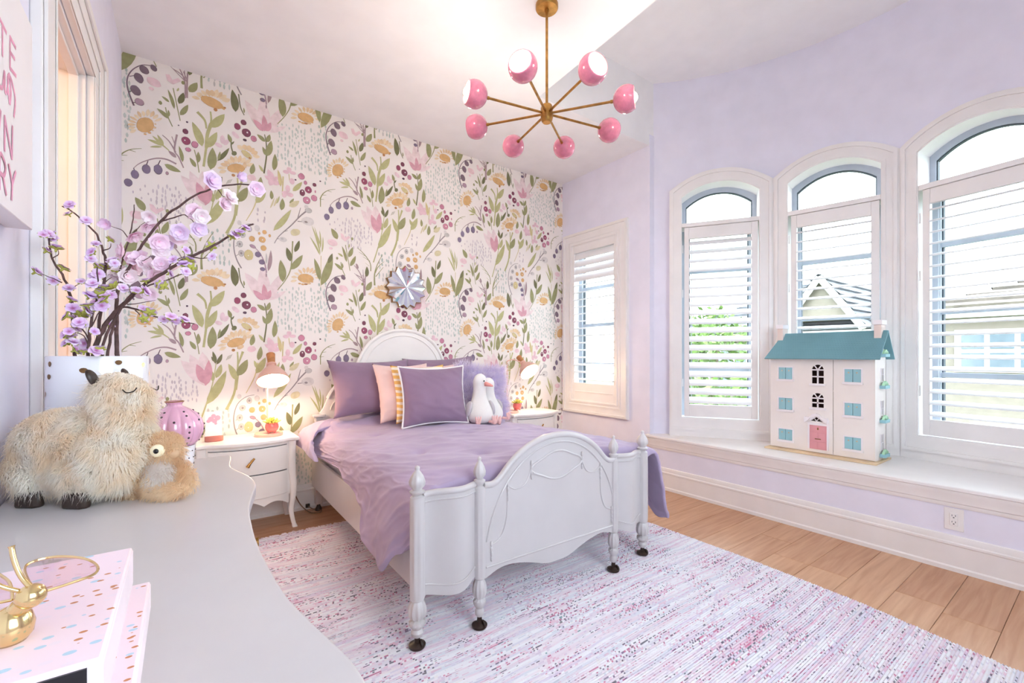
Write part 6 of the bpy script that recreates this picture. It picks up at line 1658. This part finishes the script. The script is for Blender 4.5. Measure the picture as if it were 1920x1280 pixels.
BR_DATA = [('blossom_branch', 'tall branch with pale pink double blossoms arching over to the floral wall', [(0.0052, [(-0.1403, 1.5389, 1.1629), (-0.1417, 1.5444, 1.2018), (-0.1434, 1.5501, 1.2721), (-0.1432, 1.5545, 1.3429), (-0.1373, 1.5547, 1.3827), (-0.1122, 1.5409, 1.4424), (-0.0966, 1.534, 1.4788), (-0.052, 1.5059, 1.553), (-0.0104, 1.48, 1.5959), (0.0331, 1.4528, 1.6311), (0.1027, 1.4064, 1.6552), (0.1712, 1.3609, 1.651)]), (0.002, [(-0.0522, 1.5117, 1.5544), (-0.0168, 1.4817, 1.5653), (-0.0008, 1.4658, 1.5702), (0.0311, 1.4384, 1.5692)]), (0.0015, [(-0.0008, 1.4617, 1.5692), (0.0152, 1.4501, 1.5534), (0.028, 1.4407, 1.5376)]), (0.0015, [(-0.1051, 1.5256, 1.4486), (-0.0854, 1.4988, 1.4445), (-0.0691, 1.4745, 1.4559)]), (0.0015, [(0.0674, 1.4367, 1.6498), (0.0803, 1.4273, 1.6277), (0.0933, 1.4178, 1.6156)])], [(2, 0.021, 1.408, 1.5673), (2, 0.0348, 1.3913, 1.5541), (2, 0.0274, 1.4112, 1.5249), (2, -0.0085, 1.4255, 1.5145), (2, -0.0533, 1.4538, 1.4887), (2, -0.0514, 1.469, 1.4708), (2, -0.0962, 1.5273, 1.45), (2, -0.0847, 1.5131, 1.4392), (2, -0.0704, 1.5009, 1.4213), (2, -0.0489, 1.4583, 1.4325), (2, -0.073, 1.4915, 1.3573), (2, 0.0911, 1.3588, 1.6025), (2, 0.0799, 1.3618, 1.5838), (2, 0.1106, 1.3361, 1.6538), (2, 0.0536, 1.3831, 1.6459), (2, 0.152, 1.3466, 1.6353), (2, -0.0166, 1.4648, 1.5081), (2, -0.0388, 1.4799, 1.4883), (2, -0.0641, 1.4981, 1.4058), (2, 0.0148, 1.4104, 1.5706)]), ('blossom_branch', 'upright thin branch with pale pink blossoms and a bud behind the thick arching branch', [(0.0032, [(-0.1435, 1.5907, 1.1617), (-0.1488, 1.5987, 1.2744), (-0.146, 1.6008, 1.3877), (-0.1382, 1.5992, 1.4449), (-0.1222, 1.5916, 1.5146), (-0.1126, 1.5888, 1.5807), (-0.1106, 1.5915, 1.6083)]), (0.0014, [(-0.1245, 1.6016, 1.5184), (-0.136, 1.61, 1.5368), (-0.1542, 1.6233, 1.547), (-0.1657, 1.6317, 1.5531)]), (0.0014, [(-0.1228, 1.6004, 1.5204), (-0.1026, 1.5794, 1.5435), (-0.0826, 1.5586, 1.5624)])], [(2, -0.0749, 1.5312, 1.5671), (2, -0.0806, 1.5511, 1.5488), (2, -0.1136, 1.5803, 1.5237), (2, -0.1222, 1.5928, 1.462), (2, -0.1421, 1.6085, 1.4175), (2, -0.1223, 1.5548, 1.4078), (2, -0.1505, 1.6011, 1.4195), (2, -0.1117, 1.576, 1.4362), (2, -0.1306, 1.5816, 1.4751), (3, -0.1698, 1.6188, 1.5518)]), ('blossom_branch', 'purple blossom branch at the far left leaning toward the wall picture', [(0.0046, [(-0.2072, 1.563, 1.1636), (-0.2249, 1.5709, 1.2017), (-0.2303, 1.5699, 1.3306), (-0.2447, 1.5755, 1.3905), (-0.2697, 1.5887, 1.4463), (-0.2732, 1.5864, 1.4942)]), (0.0016, [(-0.249, 1.5687, 1.3817), (-0.2675, 1.576, 1.3921), (-0.2873, 1.5843, 1.4005)]), (0.0015, [(-0.2687, 1.5831, 1.4398), (-0.2563, 1.5679, 1.4481), (-0.2534, 1.5595, 1.46)]), (0.0015, [(-0.2329, 1.5693, 1.3625), (-0.2127, 1.5422, 1.3772)])], [(0, -0.2733, 1.5789, 1.5), (0, -0.2799, 1.5647, 1.4941), (0, -0.2701, 1.5995, 1.5031), (0, -0.268, 1.5945, 1.4929), (0, -0.277, 1.5853, 1.4597), (0, -0.2566, 1.5582, 1.4648), (0, -0.247, 1.5813, 1.4195), (0, -0.2984, 1.6022, 1.4076), (0, -0.2681, 1.5954, 1.3871), (0, -0.2113, 1.5522, 1.385), (0, -0.2329, 1.5512, 1.366), (0, -0.2261, 1.5415, 1.3375)]), ('blossom_branch', 'tall purple blossom branch with its dark top blossom highest at the left', [(0.004, [(-0.1842, 1.5585, 1.1633), (-0.1809, 1.5546, 1.2325), (-0.1683, 1.5438, 1.3785), (-0.1634, 1.5387, 1.4435), (-0.1679, 1.5404, 1.4624), (-0.1785, 1.5467, 1.5004), (-0.1984, 1.5596, 1.5288), (-0.2321, 1.5827, 1.5647), (-0.2519, 1.5956, 1.5784)]), (0.0016, [(-0.1672, 1.5337, 1.4651), (-0.1557, 1.5191, 1.4696), (-0.152, 1.5102, 1.4798)]), (0.0014, [(-0.1672, 1.5337, 1.3888), (-0.1787, 1.5359, 1.4107), (-0.1871, 1.5359, 1.4287)]), (0.0014, [(-0.161, 1.5292, 1.3849), (-0.1489, 1.508, 1.3966)])], [(0, -0.2353, 1.576, 1.5795), (0, -0.2369, 1.5688, 1.5546), (0, -0.1984, 1.5274, 1.5344), (0, -0.1797, 1.5208, 1.4779), (0, -0.1536, 1.5269, 1.4944), (0, -0.1871, 1.5132, 1.4555), (0, -0.1886, 1.5145, 1.4381), (0, -0.148, 1.5136, 1.4392), (0, -0.1417, 1.4918, 1.4288), (0, -0.1781, 1.5311, 1.4252), (0, -0.1762, 1.5265, 1.4039), (0, -0.186, 1.5273, 1.3973), (0, -0.1686, 1.547, 1.425)]), ('blossom_branch', 'long purple blossom branch reaching right toward the centre of the wall', [(0.0058, [(-0.1821, 1.4951, 1.1649), (-0.1768, 1.4962, 1.2239), (-0.1535, 1.4841, 1.2833), (-0.115, 1.4609, 1.3357), (-0.0822, 1.4419, 1.3736), (-0.034, 1.4117, 1.4117), (-0.0007, 1.3923, 1.4388), (0.0511, 1.3594, 1.4698), (0.0819, 1.3419, 1.4935), (0.1252, 1.3152, 1.5231), (0.141, 1.3086, 1.5319)]), (0.0018, [(0.0176, 1.3864, 1.4457), (0.0329, 1.3752, 1.4438), (0.0512, 1.3618, 1.4446)]), (0.0016, [(-0.031, 1.4095, 1.4136), (-0.0249, 1.4051, 1.4304), (-0.0007, 1.3874, 1.4473)])], [(0, -0.0786, 1.4292, 1.3834), (0, -0.0234, 1.3996, 1.4372), (0, 0.0023, 1.3705, 1.4577), (0, 0.0084, 1.3873, 1.4372), (0, 0.0128, 1.3664, 1.4156), (0, -0.0293, 1.4011, 1.4013), (0, 0.0955, 1.3294, 1.4968), (0, 0.1106, 1.2972, 1.5053), (0, 0.1237, 1.2994, 1.5173), (0, 0.0546, 1.367, 1.4756), (0, 0.0545, 1.3273, 1.4419), (0, -0.0022, 1.3668, 1.4231), (0, 0.1012, 1.2995, 1.4969), (0, -0.152, 1.511, 1.2755)]), ('blossom_branch', 'low purple blossom branch drooping right above the vase', [(0.0036, [(-0.1612, 1.5046, 1.1642), (-0.1498, 1.5024, 1.2469), (-0.1351, 1.4979, 1.3152), (-0.102, 1.4799, 1.3157), (-0.0655, 1.4594, 1.2991), (-0.0255, 1.4364, 1.2899), (0.021, 1.4087, 1.2795)]), (0.0015, [(-0.1168, 1.4846, 1.3266), (-0.0901, 1.4774, 1.3323), (-0.0598, 1.4677, 1.3396)]), (0.0015, [(-0.1015, 1.4734, 1.3114), (-0.0909, 1.4656, 1.2982), (-0.0878, 1.4634, 1.2887)])], [(0, -0.0836, 1.466, 1.3157), (0, -0.0703, 1.4376, 1.3067), (0, -0.0827, 1.4513, 1.2901), (0, -0.0279, 1.4036, 1.2952), (0, -0.0434, 1.4289, 1.2886), (0, -0.0007, 1.3771, 1.2873), (0, -0.0192, 1.423, 1.2875)]), ('blossom_branch', 'middle purple blossom branch forking right below the long one', [(0.0034, [(-0.1657, 1.4707, 1.1652), (-0.1576, 1.471, 1.2383), (-0.1316, 1.4582, 1.3048), (-0.1083, 1.4473, 1.346), (-0.0697, 1.4254, 1.3726), (-0.0309, 1.4032, 1.3883), (0.0053, 1.383, 1.4079)]), (0.0015, [(-0.1657, 1.4707, 1.344), (-0.1386, 1.4447, 1.356), (-0.1029, 1.4125, 1.3571)])], [(0, -0.1555, 1.4643, 1.3624), (0, -0.1411, 1.4567, 1.37), (0, -0.1209, 1.4311, 1.3614), (0, -0.0953, 1.4235, 1.3572), (0, -0.0749, 1.362, 1.3501), (0, -0.0411, 1.3507, 1.3641), (0, 0.0023, 1.3526, 1.403), (0, -0.1446, 1.4503, 1.3453), (0, -0.1687, 1.4499, 1.3595), (0, -0.0509, 1.3903, 1.3718)]), ('blossom_branch', 'short bushy purple blossom branch rising just above the vase rim', [(0.004, [(-0.1876, 1.4743, 1.1655), (-0.1872, 1.4716, 1.2089), (-0.1811, 1.4646, 1.2845), (-0.172, 1.4555, 1.3239), (-0.1673, 1.4496, 1.3667), (-0.1699, 1.449, 1.4094)]), (0.002, [(-0.1846, 1.4722, 1.2306), (-0.2012, 1.4781, 1.2664), (-0.2119, 1.4797, 1.2948)]), (0.0018, [(-0.1832, 1.4711, 1.2667), (-0.1664, 1.4526, 1.3024), (-0.1598, 1.4416, 1.3306)]), (0.0018, [(-0.1861, 1.4732, 1.2125), (-0.1945, 1.467, 1.2446), (-0.2185, 1.4721, 1.2549)])], [(0, -0.2172, 1.4895, 1.3114), (0, -0.2027, 1.4887, 1.2977), (0, -0.2289, 1.4819, 1.2923), (0, -0.1865, 1.4459, 1.3185), (0, -0.1696, 1.446, 1.3125), (0, -0.1548, 1.42, 1.3306), (0, -0.1764, 1.4479, 1.3692), (0, -0.1743, 1.4751, 1.3292), (0, -0.1588, 1.4326, 1.3155), (0, -0.1711, 1.4256, 1.2544), (0, -0.2196, 1.4628, 1.2544), (0, -0.2292, 1.476, 1.2494), (0, -0.2112, 1.4932, 1.2668), (0, -0.1964, 1.4616, 1.2729), (0, -0.2289, 1.4817, 1.2283), (0, -0.2115, 1.4595, 1.2298), (0, -0.198, 1.4934, 1.2272), (0, -0.1637, 1.4407, 1.2141), (0, -0.1695, 1.4343, 1.2087), (0, -0.1913, 1.4428, 1.2087), (0, -0.2055, 1.453, 1.2122), (0, -0.1807, 1.4405, 1.3396), (0, -0.1667, 1.4554, 1.3459), (0, -0.152, 1.4186, 1.3395), (0, -0.1997, 1.448, 1.2755), (0, -0.2205, 1.4855, 1.2446), (0, -0.187, 1.449, 1.3045), (0, -0.2158, 1.5072, 1.2892)])]
def branches():
    rr = random.Random(12)
    toC = Vector((0, 0, 1.25))
    for name, label, stems, fl in BR_DATA:
        base = Vector(stems[0][1][0]); t = thing(name, label, 'branch', base, group=None)
        bk = MB()
        for r0, pts in stems:
            P = spline(pts, 5); P = [p + Vector((.0025 * noise.noise(p * 60), .0025 * noise.noise(p * 60 + Vector((7, 0, 0))), .002 * noise.noise(p * 50))) for p in P]
            n = len(P); bk.tube(P, [r0 * (1 - .68 * i / (n - 1)) * (1 + .12 * noise.noise(p * 140)) for i, p in enumerate(P)], 7)
        bk.build('stem', M['bark'], t)
        for kind, x, y, z in fl:
            p = Vector((x, y, z)); d = (toC - p).normalized()
            if kind == 0: d = (d * rr.uniform(-.1, .9) + Vector((rr.gauss(0, .5), rr.gauss(0, .5), rr.uniform(.2, 1.0)))).normalized()
            else: d = (d * rr.uniform(.2, 1) + Vector((rr.gauss(0, .5), rr.gauss(0, .5), rr.gauss(-.1, .4)))).normalized()
            me = FM[kind if kind else rr.choice((0, 1))]
            if kind == 2 and rr.random() < .25: me = FM[3]
            o = bpy.data.objects.new('blossom', me); COL.objects.link(o); o.parent = t; o.location = p - base
            o.rotation_mode = 'QUATERNION'; o.rotation_quaternion = Vector((0, 0, 1)).rotation_difference(d); s = rr.uniform(.82, 1.15); o.scale = (s, s, s)
            if kind == 0 or rr.random() < .4:
                c = bpy.data.objects.new('calyx', CALYX); COL.objects.link(c); c.parent = o
branches()

# ------------------------------------------------------------------ keepsake boxes and gold butterfly
def terrazzo():
    m = bpy.data.materials.new('pink_terrazzo_paper'); n = NT(m); co = n.coord('Object'); col = (248, 226, 235)
    def chips(scale, thr, c, base, seed):
        mp = n.n('ShaderNodeMapping'); mp.inputs['Location'].default_value = (seed, seed * 2, seed * .7); mp.inputs['Scale'].default_value = (1, 1.5, 1); n.l(co, mp.inputs['Vector'])
        v = n.n('ShaderNodeTexVoronoi', Scale=scale, Randomness=1.0); n.l(mp.outputs[0], v.inputs['Vector']); sc = n.n('ShaderNodeSeparateColor'); n.l(v.outputs['Color'], sc.inputs[0])
        f = n.math('MULTIPLY', n.math('LESS_THAN', v.outputs['Distance'], thr), n.math('GREATER_THAN', sc.outputs[0], .55)); return n.mix(f, base, c)
    c1 = chips(75.0, .30, (244, 226, 236), col, 1.3); c1 = chips(66.0, .26, (186, 214, 232), c1, 4.1); c1 = chips(82.0, .22, (204, 134, 90), c1, 8.7)
    n.l(c1, n.b.inputs['Base Color']); n.b.inputs['Roughness'].default_value = .45; return m
M['terrazzo'] = terrazzo(); M['boxedge'] = mat('pale_pink_box_edge', (246, 230, 238), .5); M['ribbonblack'] = mat('black_band', (24, 20, 26), .3)
def keepsake(label, x0, x1, y0, y1, z0, z1, band):
    t = thing('keepsake_box', label, 'box', ((x0 + x1) / 2, (y0 + y1) / 2, z0), group='stacked keepsake boxes')
    lid = .62
    MB().box(x0 + .004, y0 + .004, z0, x1 - .004, y1 - .004, z0 + (z1 - z0) * lid).build('tray', M['boxedge'], t, bevel=.001)
    MB().box(x0, y0, z0 + (z1 - z0) * .30, x1, y1, z1).build('lid', M['terrazzo'], t, bevel=.0022, seg=2)
    MB().box(x1 - .012, y0 - .0003, z0 + (z1 - z0) * .28, x1 + .0006, y1 + .0006, z1 - .0035).build('edge_band', M['boxedge'], t, bevel=.001)
    if band: MB().box(x0 + .004, y0 - .0018, z1 - .020, x1 - .008, y0 + .002, z1 - .004).build('dark_slot', M['ribbonblack'], t)
keepsake('pink terrazzo patterned box at the bottom of the stack', -.30, -.034, .47, .700, ZD, .925, False)
keepsake('pink terrazzo patterned box on top with a dark slot in its end', -.31, -.048, .435, .665, .925, .982, True)
def butterfly():
    bx, by, bz = -.107, .500, .982
    M['wing'] = glass('clear_rose_wing', (240, 224, 230), .16)
    t = thing('butterfly_figurine', 'gold insect figurine with clear gold edged wings on the top box', 'figurine', (bx, by, bz))
    b = MB(); b.lathe([(.002, 0), (.009, 0), (.0125, .005), (.0135, .012), (.0115, .020), (.007, .025), (.002, .027)], 24, Matrix.Translation((bx, by, bz))); b.build('body', M['gold'], t, smooth=60)
    MB().ell((bx + .012, by - .007, bz + .034), (.0092, .0092, .0088), 18, 12).build('head', M['gold'], t, smooth=180)
    MB().tube([(bx + .003, by - .001, bz + .022), (bx + .010, by - .006, bz + .032)], [.007, .006], 12).build('neck', M['gold'], t)
    for pts in ([(bx + .012, by - .008, bz + .041), (bx + .006, by - .004, bz + .050), (bx + .002, by - .001, bz + .062), (bx + .0, by + .002, bz + .072)], [(bx + .006, by - .006, bz + .039), (bx - .004, by - .006, bz + .046), (bx - .012, by - .006, bz + .056), (bx - .016, by - .006, bz + .062)]):
        MB().tube(spline(pts, 5), [.0017] * 15 + [.0022], 8).build('antenna', M['gold'], t, smooth=60)
    for s, pts in ((1, [(.014, .006, .030), (.030, .012, .030), (.045, .020, .031), (.043, .040, .032), (.030, .062, .033), (.010, .076, .034), (-.005, .068, .034), (.002, .036, .032)]), (-1, [(.0, .004, .03), (-.03, .008, .03), (-.06, .022, .034), (-.075, .046, .038), (-.06, .066, .04), (-.03, .062, .04), (-.012, .04, .036), (-.004, .02, .034)])):
        P = spline([(bx + x, by + y, bz + z) for x, y, z in pts] + [(bx + pts[0][0], by + pts[0][1], bz + pts[0][2])], 5); c = sum((p for p in P), Vector()) / len(P)
        w_ = MB().add([c] + P, [(0, i + 1, i + 2) for i in range(len(P) - 1)]).build('wing', M['wing'], t, smooth=180); MB().tube(P, .0011, 6).build('gold_edge', M['gold'], w_)
butterfly()
